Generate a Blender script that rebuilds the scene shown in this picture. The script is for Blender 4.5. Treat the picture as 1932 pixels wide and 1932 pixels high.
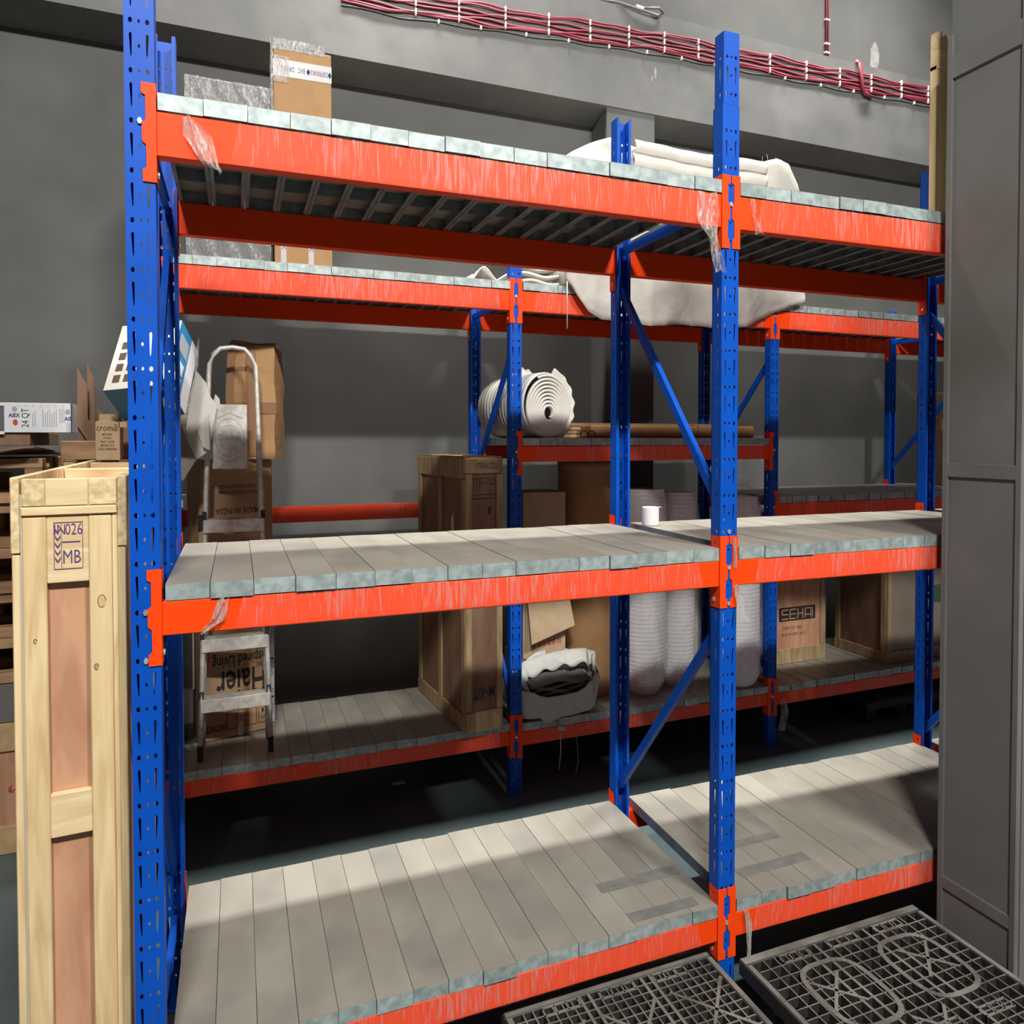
import bpy, math, random
from mathutils import noise as mnoise
from mathutils import Vector, Matrix
from mathutils.geometry import tessellate_polygon
random.seed(7)
for o in list(bpy.data.objects): bpy.data.objects.remove(o)
SC = bpy.context.scene
COL = SC.collection

# ------------------------------------------------------------------ camera
R_ = Vector((0.932, -0.3625, -0.0003)); U_ = Vector((0.0085, 0.0210, 0.9997)); F_ = Vector((0.3624, 0.9318, -0.0227))
cd = bpy.data.cameras.new('camera'); cam = bpy.data.objects.new('camera', cd); COL.objects.link(cam)
cam.matrix_world = Matrix(((R_.x, U_.x, -F_.x, 0.33405), (R_.y, U_.y, -F_.y, -2.70828), (R_.z, U_.z, -F_.z, 2.64679), (0, 0, 0, 1)))
cd.sensor_width = 36; cd.lens = 36 * 1371.73 / 1932
cd.shift_x = -(980.5 - 966) / 1932; cd.shift_y = -(966 - 860.7) / 1932
cd.clip_start = 0.05; cd.clip_end = 100
SC.camera = cam

# ------------------------------------------------------------------ light
SC.view_settings.view_transform = 'Standard'; SC.view_settings.look = 'None'
SC.view_settings.gamma = 1; SC.view_settings.exposure = 0.0; SC.view_settings.use_curve_mapping = False
w = bpy.data.worlds.new('hall'); SC.world = w; w.use_nodes = True
w.node_tree.nodes['Background'].inputs[0].default_value = (0.95, 0.98, 1.0, 1)
w.node_tree.nodes['Background'].inputs[1].default_value = 0.045
def area(name, loc, target, sx, sy, power, col=(1, .97, .92), spread=math.pi):
    l = bpy.data.lights.new(name, 'AREA'); l.shape = 'RECTANGLE'; l.size = sx; l.size_y = sy
    l.energy = power; l.color = col; l.spread = spread
    o = bpy.data.objects.new(name, l); COL.objects.link(o); o.location = loc
    o.rotation_euler = (Vector(target) - Vector(loc)).to_track_quat('-Z', 'Y').to_euler()
    return o
area('hall_lamp', (4.3, -6.5, 9.45), (2.5, 1, 2), 1.3, .35, 880)
area('hall_lamp', (-0.8, -6.5, 9.45), (1.5, 1, 2), 1.3, .35, 940)
area('high_bay_lamp', (1.5, 2.62, 9.2), (1.5, 2.6, 0), 3.2, .3, 185, spread=1.25)
area('high_bay_lamp', (6.0, 2.62, 9.2), (6.0, 2.6, 0), 3.2, .3, 185, spread=1.25)

# ------------------------------------------------------------------ materials
def nt(name):
    m = bpy.data.materials.new(name); m.use_nodes = True
    return m, m.node_tree.nodes, m.node_tree.links, m.node_tree.nodes['Principled BSDF']
def mat(name, c1, c2=None, scale=4, stretch=(1, 1, 1), rough=.6, metal=0, bump=0, lo=.35, hi=.65, detail=4, var=0, spec=.5, c3=None, s3=1.3, dist=0):
    m, N, L, B = nt(name)
    B.inputs['Roughness'].default_value = rough; B.inputs['Metallic'].default_value = metal
    B.inputs['Specular IOR Level'].default_value = spec
    c1 = tuple(c1) + (1,)
    if c2 is None and not var and not bump:
        B.inputs['Base Color'].default_value = c1; return m
    tc = N.new('ShaderNodeTexCoord'); mp = N.new('ShaderNodeMapping'); mp.inputs['Scale'].default_value = stretch
    oi = N.new('ShaderNodeObjectInfo'); ml = N.new('ShaderNodeVectorMath'); ml.operation = 'SCALE'; ml.inputs[0].default_value = (17, 9, 23)
    L.new(oi.outputs['Random'], ml.inputs['Scale']); ad = N.new('ShaderNodeVectorMath')
    L.new(tc.outputs['Object'], ad.inputs[0]); L.new(ml.outputs[0], ad.inputs[1]); L.new(ad.outputs[0], mp.inputs[0])
    n = N.new('ShaderNodeTexNoise'); n.inputs['Scale'].default_value = scale; n.inputs['Detail'].default_value = detail; n.inputs['Distortion'].default_value = dist
    L.new(mp.outputs[0], n.inputs[0])
    r = N.new('ShaderNodeValToRGB'); r.color_ramp.elements[0].position = lo; r.color_ramp.elements[1].position = hi
    r.color_ramp.elements[0].color = c1; r.color_ramp.elements[1].color = tuple(c2 or c1[:3]) + (1,)
    L.new(n.outputs[0], r.inputs[0]); out = r.outputs[0]
    if c3:
        n3 = N.new('ShaderNodeTexNoise'); n3.inputs['Scale'].default_value = s3; n3.inputs['Detail'].default_value = 3
        L.new(ad.outputs[0], n3.inputs[0])
        r3 = N.new('ShaderNodeValToRGB'); r3.color_ramp.elements[0].position = .52; r3.color_ramp.elements[1].position = .72
        mx = N.new('ShaderNodeMix'); mx.data_type = 'RGBA'; L.new(n3.outputs[0], r3.inputs[0]); L.new(r3.outputs[0], mx.inputs['Factor'])
        L.new(out, mx.inputs['A']); mx.inputs['B'].default_value = tuple(c3) + (1,); out = mx.outputs['Result']
    if var:
        hs = N.new('ShaderNodeHueSaturation'); mr = N.new('ShaderNodeMapRange')
        mr.inputs['To Min'].default_value = 1 - var; mr.inputs['To Max'].default_value = 1 + var
        L.new(oi.outputs['Random'], mr.inputs[0]); L.new(mr.outputs[0], hs.inputs['Value']); L.new(out, hs.inputs['Color']); out = hs.outputs[0]
    L.new(out, B.inputs['Base Color'])
    if bump:
        b = N.new('ShaderNodeBump'); b.inputs['Strength'].default_value = bump; b.inputs['Distance'].default_value = .01
        L.new(n.outputs[0], b.inputs['Height']); L.new(b.outputs[0], B.inputs['Normal'])
    return m
M = {}
M['wall'] = mat('wall_paint', (.066, .067, .064), (.092, .092, .088), 1.6, rough=.75, bump=.15, lo=.3, hi=.72, detail=6, c3=(.105, .105, .098), s3=.9)
M['band'] = mat('band_paint', (.09, .091, .089), (.12, .12, .117), 2.2, rough=.75, bump=.12, detail=7, c3=(.145, .145, .143), s3=1.7)
M['scuff'] = mat('scuffed_plaster', (.17, .17, .165), (.26, .26, .25), 14, rough=.9)
M['floor'] = mat('teal_epoxy', (.06, .09, .095), (.085, .12, .125), 1.1, rough=.38, detail=5, c3=(.10, .135, .135), s3=.8)
M['blue'] = mat('blue_powder_coat', (.001, .070, .44), (.002, .082, .50), 5, rough=.45, spec=.22)
M['orange'] = mat('orange_powder_coat', (.93, .062, .004), rough=.45, spec=.22)
M['galv'] = mat('galvanised_end', (.27, .325, .325), (.43, .50, .49), 26, rough=.42, metal=.25, var=.13, detail=3)
M['deck'] = mat('dusty_deck_top', (.255, .235, .195), (.315, .295, .25), 3.2, stretch=(1, .6, 1), rough=.5, metal=.05, var=.02, detail=6, c3=(.205, .195, .175), s3=1.9)
M['under'] = mat('galvanised_underside', (.17, .19, .19), (.26, .29, .29), 12, rough=.5, metal=.3, var=.1)
M['bolt'] = mat('zinc_bolt', (.75, .74, .70), rough=.3, metal=.6)
M['cab'] = mat('grey_cabinet_paint', (.165, .165, .158), (.185, .185, .176), 3, rough=.8, spec=.25, bump=.08, c3=(.13, .12, .105), s3=1.0)
M['pine'] = mat('pine_wood', (.62, .43, .21), (.80, .62, .35), 9, stretch=(3.2, 3.2, .28), rough=.7, bump=.12, detail=6, dist=.8, var=.06, c3=(.72, .55, .31), s3=2)
M['pineh'] = mat('pine_wood_cross', (.66, .47, .25), (.82, .65, .39), 9, stretch=(.28, 3.2, 3.2), rough=.7, bump=.12, detail=6, dist=.6, var=.06)
M['endgrain'] = mat('pine_end_grain', (.54, .40, .20), (.80, .63, .37), 42, rough=.8, var=.08)
M['ply'] = mat('plywood_panel', (.46, .23, .13), (.58, .32, .19), 7, stretch=(2, 2, .5), rough=.65, detail=5, dist=.7)
M['oldwood'] = mat('old_crate_wood', (.26, .18, .09), (.42, .31, .17), 8, stretch=(2.5, 2.5, .4), rough=.75, detail=5, var=.08)
M['oldply'] = mat('old_plywood', (.17, .095, .055), (.24, .14, .085), 6, stretch=(2, 2, .6), rough=.75, detail=5)
M['palwood'] = mat('pallet_wood', (.30, .16, .08), (.46, .28, .15), 8, stretch=(.5, 2.5, 2.5), rough=.8, var=.25)
M['palblock'] = mat('pallet_block', (.50, .32, .16), (.62, .42, .22), 12, rough=.8, var=.15)
M['card'] = mat('cardboard', (.36, .20, .085), (.40, .23, .10), 10, rough=.75, var=.03)
M['cardlt'] = mat('light_cardboard', (.40, .29, .17), (.46, .34, .21), 10, rough=.75, var=.03)
M['carddk'] = mat('dark_cardboard', (.25, .145, .075), (.30, .175, .09), 8, rough=.75)
M['cardtall'] = mat('upright_carton', (.36, .225, .12), (.41, .26, .14), 8, rough=.72)
M['ink'] = mat('black_ink', (.018, .016, .018), rough=.8)
M['inkbrown'] = mat('brown_ink', (.07, .04, .025), rough=.8)
M['inkblue'] = mat('blue_ink', (.015, .018, .12), rough=.8)
M['inkpurple'] = mat('violet_ink', (.10, .05, .16), rough=.8)
M['inkred'] = mat('red_ink', (.50, .06, .03), rough=.8)
M['inkgreen'] = mat('green_ink', (.05, .10, .06), rough=.8)
M['inkgrey'] = mat('grey_ink', (.33, .33, .36), rough=.8)
M['yellow'] = mat('yellow_sticker', (.70, .60, .16), rough=.5)
M['tape'] = mat('printed_tape', (.52, .50, .50), rough=.25)
M['browntape'] = mat('brown_tape', (.27, .15, .08), rough=.22)
M['white'] = mat('white_card', (.62, .63, .66), (.70, .71, .73), 4, rough=.5)
M['offwhite'] = mat('offwhite_card', (.52, .50, .44), rough=.6)
M['cyan'] = mat('blue_print', (.02, .22, .46), rough=.45)
M['navy'] = mat('navy_print', (.03, .15, .32), rough=.45)
M['foam'] = mat('white_foam', (.60, .585, .53), (.68, .66, .61), 6, rough=.7, var=.04)
M['alu'] = mat('scuffed_aluminium', (.55, .54, .49), (.78, .77, .72), 22, rough=.4, metal=.35, bump=.1)
M['aludk'] = mat('worn_aluminium_tread', (.34, .33, .29), (.50, .48, .43), 18, rough=.5, metal=.3, stretch=(1, 6, 1))
M['rubber'] = mat('black_rubber', (.02, .02, .022), rough=.7)
M['dark'] = mat('dark_grey_card', (.05, .048, .05), (.065, .062, .064), 5, rough=.7)
M['darkfold'] = mat('grey_folded_sheet', (.085, .08, .082), (.16, .15, .15), 5, stretch=(1, 1, 7), rough=.7)
M['plastic'] = mat('black_recycled_plastic', (.022, .021, .02), (.035, .033, .03), 9, rough=.6)
M['dust'] = mat('dusty_plastic_top', (.10, .093, .08), (.19, .18, .16), 7, rough=.75, c3=(.26, .24, .21), s3=3)
M['redcable'] = mat('red_cable', (.24, .028, .05), rough=.5)
M['greycable'] = mat('grey_conduit', (.12, .12, .12), rough=.5)
M['white_pl'] = mat('white_plastic', (.70, .68, .66), rough=.4)
M['paper'] = mat('paper_roll', (.80, .74, .76), rough=.6)
M['socket'] = mat('grey_switch', (.12, .125, .13), rough=.5)
def cloth_mat(name, c1, c2, sc, st, rough, bs):
    m, N, L, B = nt(name)
    B.inputs['Roughness'].default_value = rough
    tc = N.new('ShaderNodeTexCoord'); mp = N.new('ShaderNodeMapping'); mp.inputs['Scale'].default_value = st
    L.new(tc.outputs['Object'], mp.inputs[0])
    n = N.new('ShaderNodeTexNoise'); n.inputs['Scale'].default_value = sc; n.inputs['Detail'].default_value = 7; n.inputs['Distortion'].default_value = .6
    L.new(mp.outputs[0], n.inputs[0]); r = N.new('ShaderNodeValToRGB')
    r.color_ramp.elements[0].color = tuple(c1) + (1,); r.color_ramp.elements[1].color = tuple(c2) + (1,)
    L.new(n.outputs[0], r.inputs[0]); L.new(r.outputs[0], B.inputs['Base Color'])
    b = N.new('ShaderNodeBump'); b.inputs['Strength'].default_value = bs; b.inputs['Distance'].default_value = .03
    L.new(n.outputs[0], b.inputs['Height']); L.new(b.outputs[0], B.inputs['Normal'])
    return m
M['sack'] = cloth_mat('woven_sack', (.40, .385, .345), (.60, .58, .53), 3.4, (1, 1, 1), .6, 1)
M['sackdirty'] = cloth_mat('dirty_woven_sack', (.42, .43, .40), (.66, .67, .63), 5, (1, 1, 1), .6, 1)
def ring_mat(name, c1, c2, axis, freq, bs, rough=.45):
    m, N, L, B = nt(name)
    B.inputs['Roughness'].default_value = rough
    tc = N.new('ShaderNodeTexCoord'); wv = N.new('ShaderNodeTexWave'); wv.bands_direction = axis
    wv.inputs['Scale'].default_value = freq; wv.inputs['Distortion'].default_value = 1.6; wv.inputs['Detail'].default_value = 1.0
    wv.inputs['Detail Scale'].default_value = .8
    L.new(tc.outputs['Object'], wv.inputs[0]); r = N.new('ShaderNodeValToRGB')
    r.color_ramp.elements[0].color = tuple(c1) + (1,); r.color_ramp.elements[1].color = tuple(c2) + (1,)
    L.new(wv.outputs[0], r.inputs[0]); L.new(r.outputs[0], B.inputs['Base Color'])
    b = N.new('ShaderNodeBump'); b.inputs['Strength'].default_value = bs; b.inputs['Distance'].default_value = .015
    L.new(wv.outputs[0], b.inputs['Height']); L.new(b.outputs[0], B.inputs['Normal'])
    return m
M['bubble'] = ring_mat('bubble_wrap', (.80, .80, .815), (.88, .88, .895), 'Z', 9, .18, .3)
M['foamroll'] = ring_mat('foam_roll', (.62, .61, .57), (.72, .71, .67), 'Y', 6, .6, .6)
def film_mat(name, lo, hi, st=(9, 9, 1.2), tint=(.8, .8, .8), rot=.35, thr=(.42, .66)):
    m, N, L, B = nt(name)
    out = N['Material Output']; B.inputs['Base Color'].default_value = tuple(tint) + (1,); B.inputs['Roughness'].default_value = .22
    tc = N.new('ShaderNodeTexCoord'); mp = N.new('ShaderNodeMapping'); mp.inputs['Scale'].default_value = st; mp.inputs['Rotation'].default_value = (0, rot, 0)
    L.new(tc.outputs['Object'], mp.inputs[0])
    n = N.new('ShaderNodeTexNoise'); n.inputs['Scale'].default_value = 4; n.inputs['Detail'].default_value = 6; n.inputs['Distortion'].default_value = 1.4
    L.new(mp.outputs[0], n.inputs[0])
    n2 = N.new('ShaderNodeTexNoise'); n2.inputs['Scale'].default_value = 1.3; L.new(tc.outputs['Object'], n2.inputs[0])
    mu = N.new('ShaderNodeMath'); mu.operation = 'MULTIPLY_ADD'; mu.inputs[1].default_value = .35; L.new(n2.outputs[0], mu.inputs[0])
    m2 = N.new('ShaderNodeMath'); m2.operation = 'MULTIPLY'; m2.inputs[1].default_value = .8; L.new(n.outputs[0], m2.inputs[0]); L.new(m2.outputs[0], mu.inputs[2])
    mr = N.new('ShaderNodeMapRange'); mr.inputs['From Min'].default_value = thr[0]; mr.inputs['From Max'].default_value = thr[1]
    mr.inputs['To Min'].default_value = lo; mr.inputs['To Max'].default_value = hi; L.new(mu.outputs[0], mr.inputs[0])
    tr = N.new('ShaderNodeBsdfTransparent'); mx = N.new('ShaderNodeMixShader')
    L.new(mr.outputs[0], mx.inputs[0]); L.new(tr.outputs[0], mx.inputs[1]); L.new(B.outputs[0], mx.inputs[2]); L.new(mx.outputs[0], out.inputs[0])
    b = N.new('ShaderNodeBump'); b.inputs['Strength'].default_value = .7; b.inputs['Distance'].default_value = .01
    L.new(n.outputs[0], b.inputs['Height']); L.new(b.outputs[0], B.inputs['Normal'])
    return m
M['film'] = film_mat('stretch_film', .06, .42, st=(19, 9, 1.3), tint=(.60, .55, .53), rot=.28, thr=(.585, .75))
M['filmwrap'] = film_mat('silver_film_wrap', .2, .85, (12, 12, 3), (.24, .24, .235), .9)
M['scrap'] = film_mat('film_scrap', .12, .7, (14, 14, 3), (.48, .46, .42), .2)

# ------------------------------------------------------------------ geometry helpers
class MB:
    def __init__(s): s.v = []; s.f = []; s.m = []
    def add(s, vs, fs, mi=0):
        b = len(s.v); s.v += [tuple(p) for p in vs]; s.f += [tuple(b + i for i in f) for f in fs]; s.m += [mi] * len(fs)
    def box(s, x0, x1, y0, y1, z0, z1, mi=0, rot=None, bev=0):
        if bev:
            return s.bbox(x0, x1, y0, y1, z0, z1, mi, rot, bev)
        vs = [Vector((x, y, z)) for x in (x0, x1) for y in (y0, y1) for z in (z0, z1)]
        if rot: vs = [rot @ p for p in vs]
        s.add(vs, [(0, 1, 3, 2), (4, 6, 7, 5), (0, 4, 5, 1), (2, 3, 7, 6), (0, 2, 6, 4), (1, 5, 7, 3)], mi); return s
    def bbox(s, x0, x1, y0, y1, z0, z1, mi, rot, b):
        # box with chamfered edges: 24 verts
        vs = []; idx = {}
        X = (x0, x1); Y = (y0, y1); Z = (z0, z1)
        for i in (0, 1):
            for j in (0, 1):
                for k in (0, 1):
                    sx, sy, sz = (1 if i == 0 else -1), (1 if j == 0 else -1), (1 if k == 0 else -1)
                    for ax in range(3):
                        p = [X[i], Y[j], Z[k]]
                        for a2, sg in ((0, sx), (1, sy), (2, sz)):
                            if a2 != ax: p[a2] += sg * b
                        idx[(i, j, k, ax)] = len(vs); vs.append(Vector(p))
        fs = []
        g = lambda i, j, k, a: idx[(i, j, k, a)]
        for i in (0, 1): fs.append([g(i, 0, 0, 0), g(i, 1, 0, 0), g(i, 1, 1, 0), g(i, 0, 1, 0)])
        for j in (0, 1): fs.append([g(0, j, 0, 1), g(1, j, 0, 1), g(1, j, 1, 1), g(0, j, 1, 1)])
        for k in (0, 1): fs.append([g(0, 0, k, 2), g(1, 0, k, 2), g(1, 1, k, 2), g(0, 1, k, 2)])
        for i in (0, 1):
            for j in (0, 1): fs.append([g(i, j, 0, 0), g(i, j, 1, 0), g(i, j, 1, 1), g(i, j, 0, 1)])
        for i in (0, 1):
            for k in (0, 1): fs.append([g(i, 0, k, 0), g(i, 1, k, 0), g(i, 1, k, 2), g(i, 0, k, 2)])
        for j in (0, 1):
            for k in (0, 1): fs.append([g(0, j, k, 1), g(1, j, k, 1), g(1, j, k, 2), g(0, j, k, 2)])
        for i in (0, 1):
            for j in (0, 1):
                for k in (0, 1): fs.append([g(i, j, k, 0), g(i, j, k, 1), g(i, j, k, 2)])
        c = Vector(((x0 + x1) / 2, (y0 + y1) / 2, (z0 + z1) / 2)); out = []
        for f in fs:
            n = (vs[f[1]] - vs[f[0]]).cross(vs[f[2]] - vs[f[0]]); m_ = sum((vs[i] for i in f), Vector()) / len(f) - c
            out.append(f if n.dot(m_) > 0 else f[::-1])
        if rot: vs = [rot @ p for p in vs]
        s.add(vs, out, mi); return s
    def prism(s, poly, fn, a, b, mi=0):
        """poly: 2D outline; fn(u, v, t) -> 3D point; extruded from t=a to t=b"""
        n = len(poly); P3 = [Vector((u, v, 0)) for u, v in poly]
        tr = tessellate_polygon([P3])
        vs = [fn(u, v, a) for u, v in poly] + [fn(u, v, b) for u, v in poly]
        fs = [t for t in tr] + [tuple(i + n for i in t[::-1]) for t in tr] + [(i, (i + 1) % n, (i + 1) % n + n, i + n) for i in range(n)]
        s.add(vs, fs, mi); return s
    def tube(s, pts, r, n=8, mi=0, cap=True, ry=None):
        pts = [Vector(p) for p in pts]; rings = []
        for i, p in enumerate(pts):
            d = (pts[min(i + 1, len(pts) - 1)] - pts[max(i - 1, 0)]).normalized()
            a = Vector((0, 0, 1)) if abs(d.z) < .9 else Vector((0, 1, 0))
            x = d.cross(a).normalized(); y = x.cross(d)
            rr = r[i] if isinstance(r, (list, tuple)) else r
            rings.append([p + x * rr * math.cos(2 * math.pi * k / n) + y * (ry or rr) * math.sin(2 * math.pi * k / n) for k in range(n)])
        vs = [q for g in rings for q in g]; fs = []
        for i in range(len(pts) - 1):
            for k in range(n): fs.append((i * n + k, i * n + (k + 1) % n, (i + 1) * n + (k + 1) % n, (i + 1) * n + k))
        if cap: fs += [tuple(range(n))[::-1], tuple((len(pts) - 1) * n + k for k in range(n))]
        s.add(vs, fs, mi); return s
    def grid(s, fn, nu, nv, mi=0, thick=0):
        """surface fn(u,v) with u,v in 0..1; optional thickness handled by solidify later"""
        vs = [fn(i / nu, j / nv) for i in range(nu + 1) for j in range(nv + 1)]
        fs = [(i * (nv + 1) + j, (i + 1) * (nv + 1) + j, (i + 1) * (nv + 1) + j + 1, i * (nv + 1) + j + 1) for i in range(nu) for j in range(nv)]
        s.add(vs, fs, mi); return s
    def top(s, z, mi=1):
        for i, f in enumerate(s.f):
            if all(s.v[k][2] > z for k in f): s.m[i] = mi
        return s
    def mesh(s, name, mats, smooth=False):
        me = bpy.data.meshes.new(name); me.from_pydata(s.v, [], s.f)
        for m in (mats if isinstance(mats, (list, tuple)) else [mats]): me.materials.append(M[m] if isinstance(m, str) else m)
        me.polygons.foreach_set('material_index', s.m)
        if smooth: me.polygons.foreach_set('use_smooth', [True] * len(s.f))
        me.update(); return me
    def build(s, name, mats, parent=None, smooth=False, label=None, world=False, solid=0):
        if world and parent is not None:
            l = parent.location; s.v = [(p[0] - l.x, p[1] - l.y, p[2] - l.z) for p in s.v]
        o = bpy.data.objects.new(name, s.mesh(name, mats, smooth)); COL.objects.link(o)
        if parent is not None: o.parent = parent
        if label: o['label'] = label
        if solid:
            md = o.modifiers.new('thickness', 'SOLIDIFY'); md.thickness = solid; md.offset = 0
        return o
def circ(cx, cz, rx, rz, n=8): return [(cx + rx * math.cos(2 * math.pi * k / n), cz + rz * math.sin(2 * math.pi * k / n)) for k in range(n)]
def inst(name, me, parent, loc=(0, 0, 0), rz=0):
    o = bpy.data.objects.new(name, me); COL.objects.link(o); o.parent = parent; o.location = loc; o.rotation_euler = (0, 0, rz); return o
def thing(name, label, cat, loc=(0, 0, 0), rz=0, group=None, rot=None):
    o = bpy.data.objects.new(name, None); COL.objects.link(o); o.location = loc; o.rotation_euler = rot or (0, 0, rz)
    o.empty_display_size = .1; o['label'] = label; o['category'] = cat
    if group: o['group'] = group
    return o
def tag(o, label, cat, group=None):
    o['label'] = label; o['category'] = cat
    if group: o['group'] = group
    return o
def struct(o): o['kind'] = 'structure'; return o
def text(parent, s, size, loc, m='ink', flip=False, facing='-Y', sx=1, rz=0, th=.0008, bold=0, name='lettering', basis=None, align='CENTER'):
    """flat lettering lying just proud of a face; local to parent"""
    cu = bpy.data.curves.new('t', 'FONT'); cu.body = s; cu.size = size; cu.align_x = align; cu.align_y = 'CENTER'; cu.extrude = 0; cu.offset = bold
    cu.resolution_u = 2
    t = bpy.data.objects.new('t', cu); COL.objects.link(t); bpy.context.view_layer.update()
    me = bpy.data.meshes.new_from_object(t.evaluated_get(bpy.context.evaluated_depsgraph_get()))
    bpy.data.objects.remove(t); bpy.data.curves.remove(cu)
    me.materials.clear(); me.materials.append(M[m])
    S = Matrix.Diagonal((sx, 1, 1, 1))
    if basis is not None: A = basis
    else: A = Matrix.Rotation(rz, 4, 'Z') @ Matrix.Rotation(math.pi / 2, 4, 'X')
    Rf = Matrix.Rotation(math.pi, 4, 'Z') if flip else Matrix.Identity(4)
    me.transform(Matrix.Translation(loc) @ A @ Rf @ S)
    o = bpy.data.objects.new(name, me); COL.objects.link(o); o.parent = parent
    return o

# ------------------------------------------------------------------ setting
WB, WF = 3.67, 3.351      # measured: recessed wall plane and face of the band
o = MB().box(-7, 16, -14, 4.6, -.12, 0).build('floor', 'floor'); struct(o)
b = MB(); b.box(-7, 16, WB, WB + .2, 0, 5.76); b.box(-7, 16, WF + .1, WF + .3, 6.695, 9.8)
struct(b.build('wall_back', 'wall'))
b = MB()
b.prism([(WF, 5.746), (WF, 6.692), (WB + .2, 6.692), (WB + .2, 5.62)], lambda u, v, t: (t, u, v), -7, 16)
struct(b.build('trim_1', 'band', label='projecting concrete band across the top of the back wall'))
b = MB().box(3.565, 4.083, WF + .012, WB + .02, 0, 5.746, bev=.006); struct(b.build('trim_2', 'wall', label='concrete pilaster carrying the band'))
b = MB()
for cx, cz, rx, rz_ in ((6.94, 6.865, .07, .18),):
    b.prism([(cx + rx * math.cos(a) * random.uniform(.8, 1.15), cz + rz_ * math.sin(a) * random.uniform(.8, 1.15)) for a in [k * .45 for k in range(14)]], lambda u, v, t: (u, t, v), WF + .098, WF + .102)
for cx, cz, rx, rz_ in ((4.077, 6.134, .013, .065), (4.04, 6.078, .01, .03)):
    b.prism([(cx + rx * math.cos(a) * random.uniform(.8, 1.15), cz + rz_ * math.sin(a) * random.uniform(.8, 1.15)) for a in [k * .45 for k in range(14)]], lambda u, v, t: (u, t, v), WF - .002, WF + .002)
struct(b.build('trim_3', 'scuff', label='pale chips and scuffs in the wall paint'))
t = thing('light_switch', 'small grey switch plate on the back wall behind the ladder', 'switch', (-.11, WB - .01, 2.1))
MB().box(-.04, .04, -.012, .012, -.08, .08, bev=.003).build('plate', 'socket', t)
MB().box(-.012, .012, -.02, -.011, -.03, .03).build('rocker', 'white_pl', t)

# cables along the band
def lerp(a, b, t): return a + (b - a) * t
t = thing('cable_run', 'bundled red cables clipped along the concrete band under the upper wall', 'cable', (5, WF, 6.75))
X0, X1 = 1.2, 9.2
for z0, z1, r in ((6.735, 6.885, .009), (6.715, 6.865, .009), (6.665, 6.80, .009), (6.645, 6.785, .009), (6.595, 6.725, .010), (6.575, 6.705, .010), (6.56, 6.69, .009)):
    if True:
        ph = random.random() * 6; pts = []
        n = 120
        for k in range(n + 1):
            u = k / n; x = lerp(X0, X1, u)
            z = (6.53 + (z0 - 6.66) if x < 2.0 else None)
            base = lerp(6.52, 6.69, min(1, max(0, (x - 1.7) / 2.6))) if x < 4.3 else lerp(6.69, 6.80, (x - 4.3) / 4.2)
            z = base + (z0 - 6.655) + .012 * math.sin(x * 5.5 + ph) + .006 * math.sin(x * 13 + ph)
            pts.append((x, WF - .014 + .003 * math.sin(x * 9 + ph), z))
        MB().tube(pts, r, 6).build('cable', 'redcable', t, smooth=True, world=True)
def basez(x): return lerp(6.52, 6.69, min(1, max(0, (x - 1.7) / 2.6))) if x < 4.3 else lerp(6.69, 6.80, (x - 4.3) / 4.2)
MB().tube([(x * .1, WF - .01, basez(x * .1) - .135 + .008 * math.sin(x)) for x in range(12, 92)], .006, 5).build('cable', 'greycable', t, smooth=True, world=True, label='thin dark cable')
for x in (1.85, 2.25, 2.7, 3.14, 3.58, 4.01, 4.42, 4.83, 5.75, 6.25, 6.73, 7.2, 7.67, 8.1):
    b = MB(); z = basez(x)
    for dz in (.07, .0, -.075):
        b.box(x - .008, x + .008, WF - .034, WF + .002, z + dz - .028, z + dz + .028, bev=.004)
    b.box(x - .005, x + .005, WF - .03, WF + .001, z - .11, z - .095)
    b.build('clip', 'white_pl', t, world=True)
    x2 = x + .21; b = MB().box(x2 - .009, x2 + .009, WF - .03, WF + .002, basez(x2) - .15, basez(x2) - .115, bev=.004); b.build('clip', 'white_pl', t, world=True)
t = thing('cable_drop', 'pair of red cables dropping down the upper wall to the band', 'cable', (6.65, WF + .09, 7.5))
for dx in (-.014, .014):
    MB().tube([(6.65 + dx, WF + .086, 9.4), (6.65 + dx, WF + .086, 8), (6.65 + dx, WF + .086, 6.98), (6.655 + dx, WF + .04, 6.972)], .011, 6).build('cable', 'redcable', t, smooth=True, world=True)
for z in (7.05, 7.15, 7.42, 7.75): MB().box(6.615, 6.685, WF + .07, WF + .1, z, z + .02, bev=.004).build('clip', 'white_pl', t, world=True)
t = thing('cable_loop', 'short loop of red cable hanging over the band', 'cable', (7.04, WF, 6.8))
MB().tube([(7.0, WF + .06, 6.972), (7.0, WF - .01, 6.985), (7.01, WF - .04, 6.95), (7.025, WF - .045, 6.8), (7.04, WF - .045, 6.68), (7.09, WF - .04, 6.62), (7.2, WF - .03, 6.60)], .02, 8).build('cable', 'redcable', t, smooth=True, world=True)
t = thing('conduit', 'loose grey conduit curling over the top of the band', 'conduit', (4.1, WF, 6.98))
MB().tube([(3.7, WF + .05, 7.0), (3.9, WF - .0, 6.99), (4.05, WF - .03, 6.955), (4.2, WF - .035, 6.94), (4.33, WF - .035, 6.93), (4.40, WF - .03, 6.97), (4.36, WF - .02, 7.02), (4.15, WF + .02, 7.0)], .013, 7).build('tube', 'greycable', t, smooth=True, world=True)
MB().tube([(4.08, WF - .04, 6.965), (4.16, WF - .045, 6.955)], .018, 8).build('coupling', 'white_pl', t, world=True)

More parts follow.
